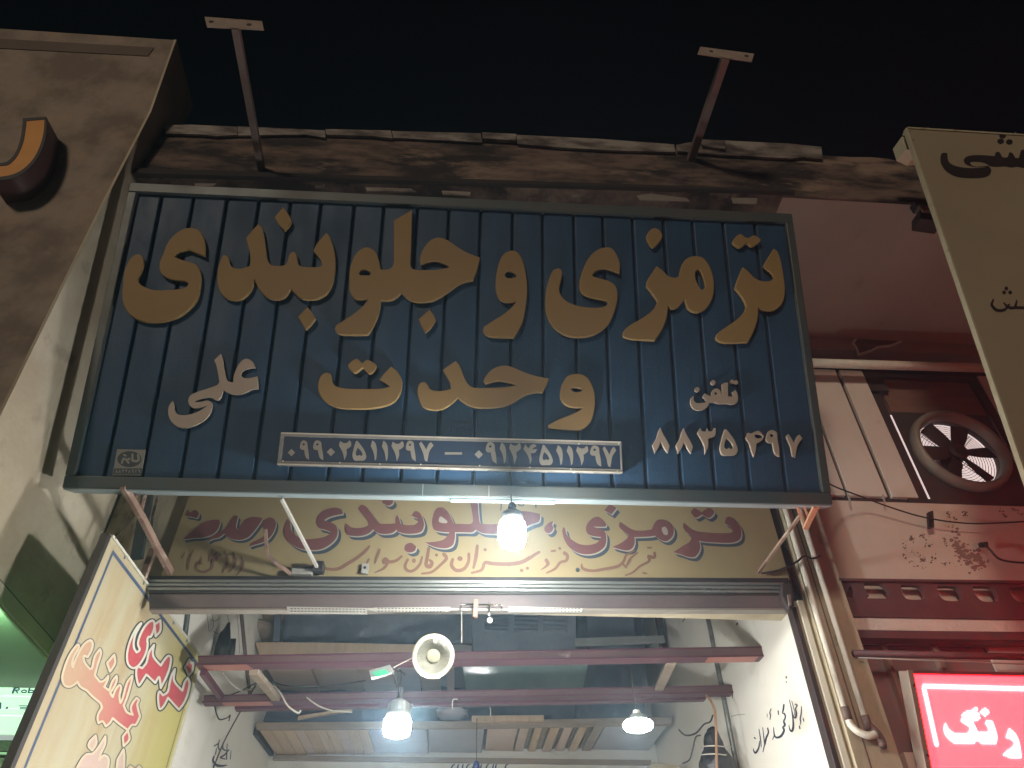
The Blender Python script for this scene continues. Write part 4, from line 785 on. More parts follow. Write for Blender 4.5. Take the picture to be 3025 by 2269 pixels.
wire('thin_wire', [oy(341, 1590, 2.66), oy(372, 1554, 2.7), oy(400, 1520, 2.8)], .0022, 'wire_dark', 'thin dark wire tying the yellow flag sign to the bracket', 'wire')

# ------------------------------------------------------------------ white banner board on the right
XBN = 2.2; p1, p2 = ox(2680, 380, XBN), ox(3025, 1381, XBN)
FBA = Frame(p1, (1, 0, 0), p1 - p2); Lb = (p1 - p2).length
bn = thing('banner_board', 'tall cream sign board with black calligraphy at the edge of the roof', 'sign', FBA.p(1.2, -Lb * 1.1))
fbox(FBA, .004, 3.0, -Lb * 1.25, -.004, -.012, 0).done('panel', 'banner_white', bn)
fbox(FBA, -.008, .003, -Lb * 1.25, .004, -.024, .003).done('edge_strip', 'banner_edge', bn, bevel=.002)
MB().prism([FBA.p(0, 0, -.052), FBA.p(.16, 0, -.052), FBA.p(.16, -.10, -.052), FBA.p(.05, -.12, -.052), FBA.p(0, -.09, -.052)], FBA.N * -.09).done('corner_return', 'banner_edge', bn, bevel=.003)
fbox(FBA, .004, 3.0, .0, .012, -.05, .003).done('edge_strip', 'banner_edge', bn, bevel=.002)
o5 = (2472, 330)
bs = [shape('1245,490 1305,488! 1322,590 1400,640 1560,665 1720,662 1775,652! 1640,655 1540,630 1500,585 1520,540 1600,515 1750,515 1865,525! 1880,480 1920,478 1955,538! 2015,538 2040,482 2075,490 2110,545! 2150,545 2180,455 2230,450! 2400,560 2400,660! 2200,665 2130,650 2060,660 1990,645 1920,650 1860,650 1790,640! 1825,690 1800,750 1720,780 1580,785 1420,770 1300,710 1235,620 1225,540', *o5)]
for x, y in ((1960, 285), (1935, 350), (2040, 358)): bs.append(loc(disc(x, y, 42, 8, 34), *o5))
o6 = (2025, 750)
for t in ('2012,300,12 2002,335,18 2035,368,20 2085,365,18 2115,330,12', '2080,320,8 2110,348,18 2150,350,18 2165,305,10', '2150,350,18 2211,352,18 2300,352,16', '2220,350,16 2225,310,10'): bs += stroke(t, *o6, 16, 2.212)
for x, y in ((2097, 226), (2082, 252), (2122, 252)): bs.append(loc(disc(x, y, 13, 8), *o6, 2.212))
paint('lettering', FBA, bs, .0012, 'ink_dark', bn, holes=[shape('1578,598 1650,592 1740,605 1805,636! 1740,644 1640,648 1590,628', *o5)])
rv = [disc(2688, 388, 3, 8), disc(2698, 413, 3.5, 8), disc(2742, 378, 2.5, 8), disc(2812, 383, 2.5, 8), disc(2902, 389, 3, 8), disc(3000, 392, 2.5, 8)]
paint('rust_spot', FBA, rv, .001, 'rust_bar', bn)
# old lamp bracket under the roof edge
fx = thing('lamp_bracket', 'broken dark lamp bracket hanging from the soffit beside the white banner', 'bracket', oz(2715, 600, 4.92))
c = oz(2712, 604, 4.92); k = mpp(c)
MB().box(c.x - 18 * k, c.x + 12 * k, c.y - .02, c.y + .03, c.z - .05, c.z + .006).done('mount', 'dark_steel', fx, bevel=.004)
MB().bar(c + Vector((0, 0, -.04)), c + Vector((-.02, -.02, -.13)), .05, .05).done('arm', 'rust_bar', fx, bevel=.006)
MB().prism([c + Vector(v) for v in ((-.075, -.03, -.18), (.05, -.03, -.20), (.065, -.03, -.11), (-.04, -.03, -.09))], (0, .09, .01)).done('hood', 'dark_gap', fx, bevel=.005)

# ------------------------------------------------------------------ red LED sign
q1, q2 = ox(2684, 1990, 1.93), ox(2737, 2269, 1.93)
FLE = Frame(q1, (1, 0, 0), q1 - q2); FLE.at(2700, 2100)
led = thing('led_sign', 'glowing red LED sign board with white lettering beside the drain pipes', 'sign', FLE.p(.6, -.7))
fbox(FLE, -.004, 1.5, -.9, .012, -.07, -.004).done('case', 'led_case', led, bevel=.003)
fbox(FLE, -.006, .020, -.9, .014, -.003, .008).done('case_edge', 'led_case', led, bevel=.002)
fbox(FLE, .021, 1.5, .0, .014, -.003, .008).done('case_edge', 'lintel_paint', led, bevel=.002)
fbox(FLE, .021, 1.49, -.89, -.001, -.003, .0).done('screen', 'led_red', led)
o7 = (2472, 1854)
lp = [shape(t, *o7) for t in ('1285,1125! 1310,1190 1370,1242! 1550,1245! 1760,1245 1800,1235! 1790,1180 1755,1130 1785,1095! 1830,1110 1860,1180 1885,1260 1890,1310 1870,1385! 1750,1380 1700,1360 1640,1310! 1640,1340 1610,1370! 1400,1365 1330,1320 1285,1270 1265,1190', '1475,1075! 1660,1030! 1690,1060 1660,1090 1600,1100! 1620,1150 1665,1246! 1550,1246! 1580,1190 1520,1140 1470,1105', '1475,1040! 1520,1000 1600,975 1640,945! 1662,962 1640,990 1560,1012 1520,1040!', '1555,1040! 1640,998 1682,1030 1640,1052!', '1750,952! 1797,995 1745,1048! 1693,995!', '2035,1195! 2090,1240 2130,1300 2160,1400 2178,1545! 1955,1520! 2000,1470 2070,1420 2100,1360 2060,1320 2000,1300! 2020,1240')]
mb = MB()
def scan(pl, v):
    xs = []
    for (x0, y0), (x1, y1) in zip(pl, pl[1:] + pl[:1]):
        if (y0 <= v) != (y1 <= v): xs.append(x0 + (v - y0) / (y1 - y0) * (x1 - x0))
    xs.sort(); return list(zip(xs[::2], xs[1::2]))
pitch = 5.0 * mpp(q1)
for pl in lp:
    pu = [FLE.at(x, y) for x, y in pl]; v = math.floor(min(p[1] for p in pu) / pitch) * pitch
    while v < max(p[1] for p in pu):
        for a, b in scan(pu, v): mb.face([FLE.p(a, v - pitch * .38, .003), FLE.p(b, v - pitch * .38, .003), FLE.p(b, v + pitch * .38, .003), FLE.p(a, v + pitch * .38, .003)])
        v += pitch
mb.done('lettering', 'led_text', led)
ln = []
for a, b, nn in (((1025, 692), (2330, 728), 40), ((1030, 700), (1185, 1395), 26)):
    for i in range(nn):
        x = a[0] + (b[0] - a[0]) * (i + .5) / nn; y = a[1] + (b[1] - a[1]) * (i + .5) / nn; s_ = 22
        ln.append(loc([(x - 17, y + 14), (x - 12, y - 22), (x + 19, y - 16), (x + 13, y + 22)], *o7))
paint('border', FLE, ln, .0035, 'led_text', led)
mb = MB()
for x, y in ((2682 + 1, 2025), (2722, 2231)): u, v = FLE.at(x, y); mb.lathe([(0, 0), (.006, 0), (.005, .003), (0, .003)], FLE.p(.008, v, .008), FLE.N, 8)
mb.done('screw', 'dark_steel', led)

# ------------------------------------------------------------------ exhaust fan in the window
fc = Vector((2.913, 3.235, 4.062)); RO = .287
fan = thing('exhaust_fan', 'round exhaust fan with six dark blades in front of a lit room', 'fan', fc)
wf = [o_ for o_ in rs.children if o_.name.startswith('window_frame')][0]
mb = MB(); ht = .262
ring = [(fc.x + .238 * math.cos(2 * math.pi * k / 48), fc.z + .238 * math.sin(2 * math.pi * k / 48)) for k in range(48)]
FF = Frame((0, 3.262, 0), (1, 0, 0), (0, 0, 1))
vs, fs = fill2d([[(XS + .010, zb), (XW1 - .052, zb), (XW1 - .052, zf - .004), (XS + .010, zf - .004)]], [ring])
bv = [mb.b.verts.new(FF.p(v.x, v.y, 0)) for v in vs]
for f in fs: mb.b.faces.new([bv[i] for i in f])
mb.done('mounting_plate', 'fan_dark', fan)
mb = MB(); mb.lathe([(.236, .02), (.245, -.03), (.262, -.042), (.28, -.03), (RO, .0), (RO, .022), (.236, .022)], fc, (0, 1, 0), 56); mb.done('ring', 'fan_ring', fan, smooth=True)
mb = MB(); mb.lathe([(.238, .02), (.236, .04), (.236, .06), (.240, .06)], fc, (0, 1, 0), 56); mb.done('duct', 'fan_dark', fan, smooth=True)
tip = oy(2945, 1332, 3.25); a0 = math.atan2(tip.z - fc.z, tip.x - fc.x)
for k in range(6):
    a = a0 + k * math.pi / 3; rd = Vector((math.cos(a), 0, math.sin(a))); tg = Vector((-math.sin(a), 0, math.cos(a))); mb = MB()
    A = [fc + rd * r + tg * w + Vector((0, .03 - s * .012 * sgn, 0)) for r, w, s, sgn in ((.045, -.026, 1, 1), (.12, -.042, 1, 1), (.222, -.050, 1, 1), (.228, .0, 0, 1), (.222, .046, 1, -1), (.12, .038, 1, -1), (.045, .026, 1, -1))]
    mb.prism(A, (0, .004, 0)); mb.done('fan_blade', 'fan_dark', fan)
mb = MB(); mb.lathe([(0, -.005), (.04, -.005), (.055, .01), (.055, .07), (0, .07)], fc, (0, 1, 0), 24); mb.done('hub', 'fan_dark', fan, smooth=False)
mb = MB(); mb.lathe([(0, .09), (.07, .09), (.07, .2), (0, .2)], fc + Vector((-.02, 0, -.03)), (0, 1, 0), 24); mb.done('motor', 'fan_dark', fan)
gd = MB()
for i in range(11):
    r = .07 + i * .0165; gd.tube([fc + Vector((r * math.cos(t), .075, r * math.sin(t))) for t in [2 * math.pi * k / 40 for k in range(41)]], .0018, 5, False)
for k in range(4):
    a = .72 + k * math.pi / 2; rd = Vector((math.cos(a), 0, math.sin(a))); tg = Vector((-math.sin(a), 0, math.cos(a)))
    for e in (-.008, .008): gd.tube([fc + rd * .05 + tg * e + Vector((0, .073, 0)), fc + rd * .24 + tg * e + Vector((0, .073, 0))], .0022, 5)
gd.done('guard', 'fan_dark', fan)

# ------------------------------------------------------------------ pipes and cables on the right
o = MB().tube([oy(2385, 1072, 3.12), oy(3000, 1090, 3.12)], .030, 14).done('conduit_pipe', 'pipe_white', smooth=True); props(o, 'pale horizontal pipe along the wall above the fan window', 'pipe')
def downpipe(lab, X, ztop, zbot, bend, m2, Y=3.145):
    t = thing('drain_pipe', lab, 'pipe', (X, Y, zbot), 'white drain pipes by the shop opening')
    MB().tube([(X, Y, ztop), (X, Y, (ztop + zbot) / 2), (X, Y, zbot)], .0145, 14).done('pipe', 'pipe_white', t, smooth=True)
    MB().tube([(X, Y, zbot + .004), (X, Y, zbot - .05)], .0185, 14).done('coupling', m2, t, smooth=True)
    MB().tube(opened([(X, Y, zbot - .03)] + [(X + dx, Y + dy, zbot + dz) for dx, dy, dz in bend], 4), .0155, 12).done('elbow', m2 if bend[0][0] > .02 else 'pipe_white', t, smooth=True)
    return t
x1 = (oy(2322, 1492, 3.145).x + oy(2485, 2079, 3.145).x) / 2; x2 = (oy(2385, 1567, 3.145).x + oy(2550, 2114, 3.145).x) / 2
downpipe('white drain pipe nearest the shop opening', x1, 4.6, oy(2489, 2092, 3.145).z, [(.002, -.005, -.07), (.016, -.02, -.10), (.05, -.03, -.118), (.085, -.03, -.112)], 'pipe_dirty')
downpipe('white drain pipe farther from the shop opening', x2, 4.6, oy(2552, 2118, 3.145).z, [(.022, -.01, -.06), (.03, -.02, -.10), (.022, -.03, -.125)], 'pipe_dirty')
o = MB().tube([(1.72, 3.175, 4.6), (1.722, 3.175, 3.0), (1.72, 3.175, 1.0)], .011, 10).done('cable_conduit', 'pipe_dirty', smooth=True); props(o, 'thin dark conduit between the two white drain pipes', 'conduit')
o = MB().box(1.617, 1.646, 3.185, 3.199, 0, 3.36).done('plaster_batten', 'pipe_white', bevel=.003); props(o, 'cream batten between the shop opening and the drain pipes', 'batten')
wire('banding', [oy(2248, 1694, 3.13), oy(2300, 1684, 3.12), oy(2350, 1662, 3.11), oy(2375, 1644, 3.11), oy(2400, 1650, 3.115), oy(2425, 1642, 3.115)], .005, 'wire_dark', 'dark band lying across the two white drain pipes', 'banding')  # thin dark band across both pipes
wire('wall_cable', [oy(2430, 1418, 2.8), oy(2472, 1440, 3.0), oy(2547, 1468, 3.12), oy(2614, 1493, 3.15), oy(2697, 1520, 3.16), oy(2760, 1534, 3.165), oy(2822, 1543, 3.17), oy(2900, 1547, 3.17), oy(3040, 1540, 3.17)], .0045, 'wire_dark', 'dark cable sagging from the blue sign across the plaster wall')
wire('wall_cable', [oy(2905, 1606, 3.17), oy(2925, 1625, 3.17), oy(2950, 1650, 3.17), oy(2990, 1660, 3.17), oy(3060, 1664, 3.17)], .006, 'wire_dark', 'short dark cable leaving the fixing on the stained plaster')

# ------------------------------------------------------------------ lamps
def zc(x, y, Y): return oy(x, y, Y).z
def lamp(name, lab, x, Y, parts, cord, group='LED bulbs hanging on cords'):
    t = thing(name, lab, 'lamp', oy(x, cord[0][1], Y), group); ax = oy(x, parts[-1][2][-1][1], Y); k = mpp(ax)
    for nm, m_, pr, *w in parts:
        mb = MB(); cx_ = oy(x, pr[0][1], Y).x
        mb.lathe([(r * k, zc(x, y, Y)) for r, y in pr], (oy(x, 2100 if Y > 3 else 1585, Y).x, Y, 0), (0, 0, 1), 40, w[0] if w else 0); mb.done(nm, m_, t, smooth=not w)
    wire('cord', [oy(a, b, y_) for a, b, y_ in cord], .0028, 'wire_dark', parent=t)
    return t
lamp('led_bulb', 'glowing white LED bulb hanging under the big blue sign', 1513, 2.50, [('socket', 'black_plastic', [(0, 1487), (9, 1487), (13, 1494), (13, 1510), (0, 1510)]), ('housing', 'bulb_shell', [(0, 1508), (16, 1509), (33, 1520), (37, 1548), (0, 1548)]), ('diffuser', 'diffuser_warm', [(0, 1547.5), (38, 1548), (40, 1556), (40, 1596), (36, 1608), (24, 1613), (0, 1614)])], [(1510, 1488, 2.5), (1510, 1474, 2.52), (1509, 1462, 2.56)])
lamp('led_bulb', 'glowing white LED bulb with ribbed housing hanging below the maroon beams', 1178, 3.10, [('socket', 'black_plastic', [(0, 2030), (8, 2031), (8, 2056), (11, 2064), (0, 2064)]), ('neck', 'bulb_shell', [(0, 2062), (9, 2063), (11, 2071), (0, 2071)]), ('housing', 'bulb_shell', [(0, 2070), (20, 2071), (32, 2079), (35, 2094), (36, 2106), (0, 2106)], .02), ('collar', 'bulb_shell', [(0, 2105.5), (36, 2106), (38, 2110), (38, 2125), (0, 2125)]), ('diffuser', 'diffuser', [(0, 2124.5), (38, 2125), (40, 2130), (40, 2160), (36, 2171), (25, 2176), (0, 2177)])], [(1182, 2031, 3.1), (1184, 2005, 3.1), (1185, 1984, 3.15), (1180, 1978, 3.3)])
lamp('led_bulb', 'glowing saucer shaped LED lamp at the end of the wooden shelf', 1880, 3.30, [('socket', 'lamp_white', [(0, 2098), (10, 2099), (13, 2110), (0, 2110)]), ('housing', 'bulb_shell', [(0, 2109), (16, 2110), (28, 2122), (38, 2132), (0, 2132)]), ('diffuser', 'diffuser_side', [(0, 2131), (38, 2132), (44, 2138), (44, 2146), (38, 2154), (22, 2160), (0, 2161)])], [(1880, 2100, 3.3), (1874, 2060, 3.32), (1866, 2000, 3.5), (1862, 1968, 3.66)])
P = oy(1280, 1938, 3.02); k = mpp(P); a = (CAM - P).normalized()
sp = thing('spotlight', 'round unlit spotlight with cream rim and ribbed reflector under the shutter', 'lamp', P)
MB().lathe([(49 * k, -.004), (50 * k, .002), (55 * k, .006), (61 * k, .004), (62.5 * k, -.004), (62 * k, -.012), (50 * k, -.014)], P, a, 56).done('rim', 'cream_rim', sp, smooth=True)
MB().lathe([(49.5 * k, -.002), (36 * k, -.022), (20 * k, -.042)], P, a, 96, .02).done('reflector', 'reflector', sp)
MB().lathe([(20.5 * k, -.044), (20 * k, -.036), (15 * k, -.034), (0, -.033)], P, a, 32).done('light_chip', 'chip_yellow', sp, smooth=True)
MB().lathe([(50 * k, -.013), (46 * k, -.05), (40 * k, -.085), (0, -.086)], P, a, 32).done('body', 'lamp_white', sp)
dq = [(1089, 1981), (1152, 1963), (1163, 1984), (1096, 2003)]
dv = thing('lamp_driver', 'grey lamp driver with green label hanging beside the round spotlight', 'lamp driver', oy(1126, 1983, 3.03))
mb = MB(); pxprism(mb, dq, 3.03, .03); mb.done('case', 'grey_plastic', dv, bevel=.003)
mb = MB(); pxprism(mb, [(1099, 1986), (1138, 1976), (1150, 1990), (1110, 2000)], 3.0275, .002); mb.done('label', 'label_green', dv)
wire('lead', [oy(1161, 1973, 3.04), oy(1190, 1958, 3.04), oy(1222, 1942, 3.05)], .0024, 'wire_white', parent=dv)
wire('lead', [oy(1158, 1985, 3.06), oy(1164, 2005, 3.1), (oy(1172, 2030, 3.2))], .0024, 'wire_dark', parent=dv)
wire('lead', [oy(1160, 1985, 3.06), oy(1175, 1982, 3.08), oy(1195, 1990, 3.1), oy(1194, 1995, 3.1)], .0016, 'wire_dark', parent=dv)

# ------------------------------------------------------------------ maroon beams
def beam(lab, Y, web, fl_, ends):
    t = thing('steel_beam', lab, 'beam', oy(1400, fl_[0][1], Y), 'maroon beams across the bay')
    mb = MB(); A = [oy(x, y, Y) for x, y in web]; mb.prism(A, (0, .012, 0)); mb.done('web', 'maroon_web', t)
    zl, zr = oy(*fl_[0], Y).z, oy(*fl_[1], Y).z; xl, xr = A[0].x, A[1].x; d = fl_[2]
    mb = MB(); mb.prism([(xl, Y - .004, zl - .004), (xr, Y - .004, zr - .004), (xr, Y - .004, zr + .004), (xl, Y - .004, zl + .004)], (0, d, 0)); mb.done('flange', 'maroon', t)
    zl2, zr2 = A[0].z, A[1].z
    mb = MB(); mb.prism([(xl, Y - .004, zl2 - .004), (xr, Y - .004, zr2 - .004), (xr, Y - .004, zr2 + .004), (xl, Y - .004, zl2 + .004)], (0, d, 0)); mb.done('flange', 'maroon', t)
    for (xa, xb, da) in ends:
        za, zb_ = [zl + (zr - zl) * (x - xl) / (xr - xl) for x in (xa, xb)]
        mb = MB(); mb.face([(xa, Y - .003, za - .0052), (xb, Y - .003, zb_ - .0052), (xb + da, Y + d - .006, zb_ - .0052), (xa, Y + d - .006, za - .0052)]); mb.done('paint_patch', 'maroon_fresh', t)
    return t
beam('upper maroon steel beam across the bay, nearer the shutter', 3.69, [(585, 1940), (2258, 1912), (2258, 1937), (585, 1963)], [(585, 1963), (2258, 1937), .085], [(oy(600, 1963, 3.69).x, oy(728, 1963, 3.69).x, .03), (oy(2092, 1940, 3.69).x, oy(2240, 1938, 3.69).x, 0)])
beam('lower maroon steel beam across the bay, farther inside', 4.24, [(602, 2056), (2168, 2026), (2168, 2045), (602, 2074)], [(602, 2074), (2168, 2045), .075], [(oy(655, 2074, 4.24).x, oy(795, 2074, 4.24).x, .01)])
mb = MB(); A = [oy(x, y, 4.33) for x, y in ((693, 2082), (2086, 2054), (2086, 2066), (693, 2096))]; mb.prism(A, (0, .05, 0)); o = mb.done('angle_bar', 'maroon', bevel=.002); props(o, 'shorter maroon bar fixed behind the lower maroon beam', 'beam')
o = MB().bar(oy(600, 1986, 3.74), oy(652, 2058, 4.24), .03, .03).done('cross_tie', 'maroon', bevel=.002); props(o, 'short maroon tie joining both beams next to the yellow flag sign', 'beam')
o = MB().bar(oy(750, 1984, 3.76), oy(818, 2066, 4.26), .045, .03).done('timber_strut', 'wood_grey', bevel=.002); props(o, 'grey timber strut leaning between the two maroon beams', 'timber')
o = MB().bar(oy(1984, 1956, 3.76), oy(1946, 2036, 4.24), .05, .02).done('timber_strut', 'wood_grey', bevel=.002); props(o, 'tan timber strut between the beams above the saucer lamp', 'timber')

# ------------------------------------------------------------------ wooden loft shelf over the back of the shop
lf = thing('wooden_shelf', 'long wooden loft shelf made of planks along the back wall', 'shelf', (0, 5.5, 3.1))
YF, YBK = 5.50, 6.19
zf0, zf1 = oy(757, 2154, YF).z, oy(1975, 2140, YF).z; xf0, xf1 = oy(757, 2154, YF).x, oy(1975, 2140, YF).x
mb = MB(); mb.prism([oy(x, y, YF) for x, y in ((757, 2134), (1500, 2128), (1985, 2116), (1982, 2139), (1500, 2149), (757, 2154))], (0, .045, 0)); mb.done('front_board', 'wood_grey', lf, bevel=.004)
mb = MB(); mb.prism([(xf0 - .03, YF + .06, zf0 - .02), (xf0 + .0, YF + .06, zf0 - .02), (xf0 + .0, YF + .06, zf0 + .03), (xf0 - .03, YF + .06, zf0 + .03)], (0, .6, 0)); mb.done('side_rail', 'dark_steel', lf)
def plank(pa, pb, m, dz=0.0, mg=.002):
    xa, xb = oy(pa, 2152, YF).x + mg, oy(pb, 2152, YF).x - mg; z = zf0 + (zf1 - zf0) * (xa - xf0) / (xf1 - xf0) + dz + random.uniform(-.002, .002)
    mb = MB(); mb.hexa([(xa, YF + .047, z), (xb, YF + .047, z), (xb, YBK, z - .005), (xa, YBK, z - .005)], [(xa, YF + .047, z + .018), (xb, YF + .047, z + .018), (xb, YBK, z + .013), (xa, YBK, z + .013)]); mb.done('plank', m, lf, bevel=.002)
ed = [762, 797, 832, 865, 897, 930, 960, 990, 1022, 1055, 1084]
for i, (p, q) in enumerate(zip(ed, ed[1:])): plank(p, q, 'wood_pale' if i % 4 != 3 else 'wood_pink')
plank(1086, 1260, 'ply_blue', .004, .003); plank(1262, 1432, 'ply_blue', .004, .003); plank(1440, 1534, 'wood_pink', .012, .004)
for p, q, m_, d in ((1537, 1566, 'wood_pink', 0), (1568, 1580, 'wood_grey', .02), (1582, 1606, 'wood_pale', 0), (1608, 1625, 'wood_grey', .018), (1628, 1656, 'wood_pale', -.004), (1660, 1666, 'wood_grey', .02), (1670, 1697, 'wood_pink', 0), (1704, 1712, 'wood_grey', .02), (1714, 1738, 'wood_pale', -.003), (1748, 1756, 'wood_grey', .02), (1758, 1788, 'wood_grey', 0), (1792, 1975, 'ply_blue', .006)): plank(p, q, m_, d, .002)
mb = MB(); mb.box(xf0, xf1, YBK - .03, 6.198, zf0 - .045, zf0 - .012); mb.done('wall_rail', 'wood_grey', lf)
o = MB(); pxprism(o, [(1394, 2114), (1607, 2112), (1607, 2128), (1393, 2132)], 5.46, .12); o = o.done('timber_plank', 'wood_pale', bevel=.003); props(o, 'short pale plank lying on the front of the loft shelf', 'timber')
# upper shelf
us_ = thing('wooden_shelf', 'upper wooden shelf with a thick pale front beam above the loft', 'shelf', (-.8, 5.1, 3.45))
mb = MB(); mb.prism([oy(x, y, 5.08) for x, y in ((753, 1896), (1000, 1898), (1290, 1904), (1290, 1925), (1000, 1931), (765, 1935))], (0, .07, 0)); mb.done('front_beam', 'wood_pale', us_, bevel=.006)
zu = oy(765, 1936, 5.08).z - .002
for pa, pb, m_ in ((770, 905, 'wood_pink'), (907, 1048, 'wood_pink'), (1050, 1165, 'wood_pink'), (1168, 1236, 'ply_blue'), (1238, 1300, 'wood_pink')):
    xa, xb = oy(pa, 1940, 5.08).x, oy(pb, 1940, 5.08).x
    mb = MB(); mb.box(xa + .002, xb - .002, 5.16, 5.86, zu - random.uniform(0, .012), zu + .02); mb.done('shelf_board', m_, us_, bevel=.002)
mb = MB(); pxprism(mb, [(1318, 1960), (1341, 1960), (1344, 2055), (1321, 2055)], 5.3, .03); o = mb.done('timber_post', 'wood_pink', bevel=.003); props(o, 'narrow upright timber post between the shelves behind the spotlight', 'timber')
# glossy panel reflecting the lamp
Pb = oy(1420, 2004, 5.15); B2p = oy(1178, 2150, 3.10); nn = ((CAM - Pb).normalized() + (B2p - Pb).normalized()).normalized()
def onpl(x, y): d = ray(x, y); return CAM + d * ((Pb - CAM).dot(nn) / d.dot(nn))
mb = MB(); mb.prism([onpl(*p) for p in ((1366, 1968), (1738, 1958), (1722, 2036), (1376, 2040))], nn * -.02); o = mb.done('glossy_panel', 'green_gloss', bevel=.002); props(o, 'glossy grey green panel reflecting the lamp between the two beams', 'panel')
mb = MB(); mb.prism([onpl(*p) for p in ((1366, 2041), (1722, 2037), (1700, 2060), (1370, 2062))], nn * -.05); o = mb.done('panel_rail', 'tarp', bevel=.002); props(o, 'dark rail under the glossy grey green panel', 'rail')
# dark stored goods
def sheet(name, lab, pts, Y, amp, m, seed, nx=26, nz=14, cat='cover'):
    mb = MB(); (xa, ya), (xb, yb) = pts; g = []
    for j in range(nz + 1):
        row = []
        for i in range(nx + 1):
            p = oy(xa + (xb - xa) * i / nx, ya + (yb - ya) * j / nz, Y); d = noise.fractal(p * 3.2 + Vector((seed, 0, 0)), 1, 2, 5) * amp
            row.append(mb.b.verts.new(p + Vector((0, d, 0))))
        g.append(row)
    for r0, r1 in zip(g, g[1:]):
        for i in range(nx): mb.b.faces.new((r0[i], r1[i], r1[i + 1], r0[i + 1]))
    r = bmesh.ops.extrude_face_region(mb.b, geom=list(mb.b.faces)); bmesh.ops.translate(mb.b, verts=[v for v in r['geom'] if isinstance(v, bmesh.types.BMVert)], vec=(0, .05, 0))
    o = mb.done(name, m, smooth=True); props(o, lab, cat); return o
sheet('tarpaulin', 'dark folded tarpaulin on the upper shelf left of the spotlight', [(838, 1780), (1420, 1900)], 5.32, .10, 'tarp_light', 3)
sheet('tarpaulin', 'dark tarpaulin hanging behind the beams on the right of the shelf', [(1700, 1760), (1905, 2125)], 5.75, .10, 'tarp', 9, 20, 24)
sheet('tarpaulin', 'blackish cloth packed into the gap above the loft planks', [(762, 2030), (1760, 2134)], 5.80, .09, 'tarp', 15, 40, 10)
lv = thing('louvred_cabinet', 'dark metal cabinet front with rows of louvres behind the latch', 'cabinet', oy(1560, 1900, 5.1))
mb = MB(); pxprism(mb, [(1395, 1760), (1700, 1760), (1702, 1925), (1398, 1930)], 5.12, .3); mb.done('front', 'tarp_light', lv, bevel=.006)
for r in range(6):
    for c_ in range(3):
        xx = 1432 + c_ * 86; yy = 1798 + r * 12.5; a_, b_2 = oy(xx, yy, 5.115), oy(xx + 70, yy, 5.115); zt_ = oy(xx, yy + 6, 5.115).z
        mb = MB(); mb.hexa([(a_.x, 5.119, zt_), (b_2.x, 5.119, zt_), (b_2.x, 5.085, zt_ + .004), (a_.x, 5.085, zt_ + .004)], [(a_.x, 5.119, a_.z), (b_2.x, 5.119, a_.z), (b_2.x, 5.117, a_.z), (a_.x, 5.117, a_.z)]); mb.done('louvre', 'tarp_light', lv)
mb = MB(); pxprism(mb, [(1735, 1760), (1868, 1760), (1880, 1918), (1740, 1920)], 5.3, .05); o = mb.done('dark_board', 'tarp', bevel=.003); props(o, 'dark board standing between louvred cabinet and right wall', 'board')
o = MB().bar(oy(1697, 1898, 4.95), oy(1962, 1889, 4.95), .03, .05, (0, 1, 0)).done('flat_rail', 'grey_plastic', bevel=.003); props(o, 'grey flat rail above the upper maroon beam on the right', 'rail')
o = MB().bar(oy(1938, 1770, 5.4), oy(1962, 1925, 5.4), .055, .04, (1, 0, 0)).done('steel_upright', 'dark_steel', bevel=.003); props(o, 'dark upright against the white wall at the right of the shelves', 'post')
o = MB().bar(oy(822, 1770, 5.0), oy(818, 1896, 5.05), .045, .04, (1, 0, 0)).done('timber_post', 'tarp', bevel=.004); props(o, 'short dark post standing on the pale front beam at left', 'timber')
for i, (x, y, rx) in enumerate(((790, 1822, 46), (772, 1870, 44))):
    P_ = oy(x, y, 5.25); kk = mpp(P_); mb = lumpy(P_, (rx * kk, .22, 24 * kk), .10, 2.0, i * 5.3); o = mb.done('rolled_sack', 'wood_grey', smooth=True); props(o, ('upper brown rolled sack stacked at the left end of the upper shelf', 'lower brown rolled sack lying on the left end of the upper shelf')[i], 'sack', 'rolled sacks on the shelf')
P_ = oy(1335, 2108, 5.55); kk = mpp(P_); o = lumpy(P_, (46 * kk, .12, 17 * kk), .22, 2.2, 21).done('plastic_sack', 'ply_blue', smooth=True); props(o, 'pale blue plastic sack lying on the loft behind the plank', 'sack')
P_ = oy(975, 2112, 5.52); o = MB().bar(oy(880, 2122, 5.5), oy(1040, 2096, 5.6), .05, .02).done('timber_offcut', 'wood_pale', bevel=.002); props(o, 'pale offcut of wood lying slanted on the loft', 'timber')

# ------------------------------------------------------------------ things on the inner walls
P_ = ox(662, 1893, -1.44); o = lumpy(P_, (.04, .05, .11), .16, 2.2, 4, taper=lambda z: .95 - .5 * z).done('cloth_bundle', 'black_plastic', smooth=True); props(o, 'black cloth bundle hanging on the left inner wall above the beams', 'cloth')
P_ = ox(684, 1925, -1.45); o = MB().tube([P_ + Vector((0, -.03, .07)), P_ + Vector((0, .0, .0)), P_ + Vector((0, .03, -.10))], [.018, .022, .016], 10).done('cloth_strip', 'black_plastic', smooth=True); props(o, 'black cloth strip dangling from the bundle', 'cloth')
wire('wall_conduit', [ox(712, 1800, -1.488), ox(724, 1925, -1.488), ox(738, 2052, -1.488)], .012, 'pipe_dirty', 'dark conduit up the left inner wall of the bay', 'conduit')
wire('wall_conduit', [ox(556, 1800, -1.488), ox(546, 1880, -1.488)], .014, 'frame_green', 'dark green conduit on the left inner wall close to the flag sign', 'conduit')
wire('wall_conduit', [ox(2082, 1780, 1.588), ox(2130, 2020, 1.588), ox(2183, 2300, 1.588)], .016, 'steel_rail', 'grey conduit running down the right inner wall', 'conduit')
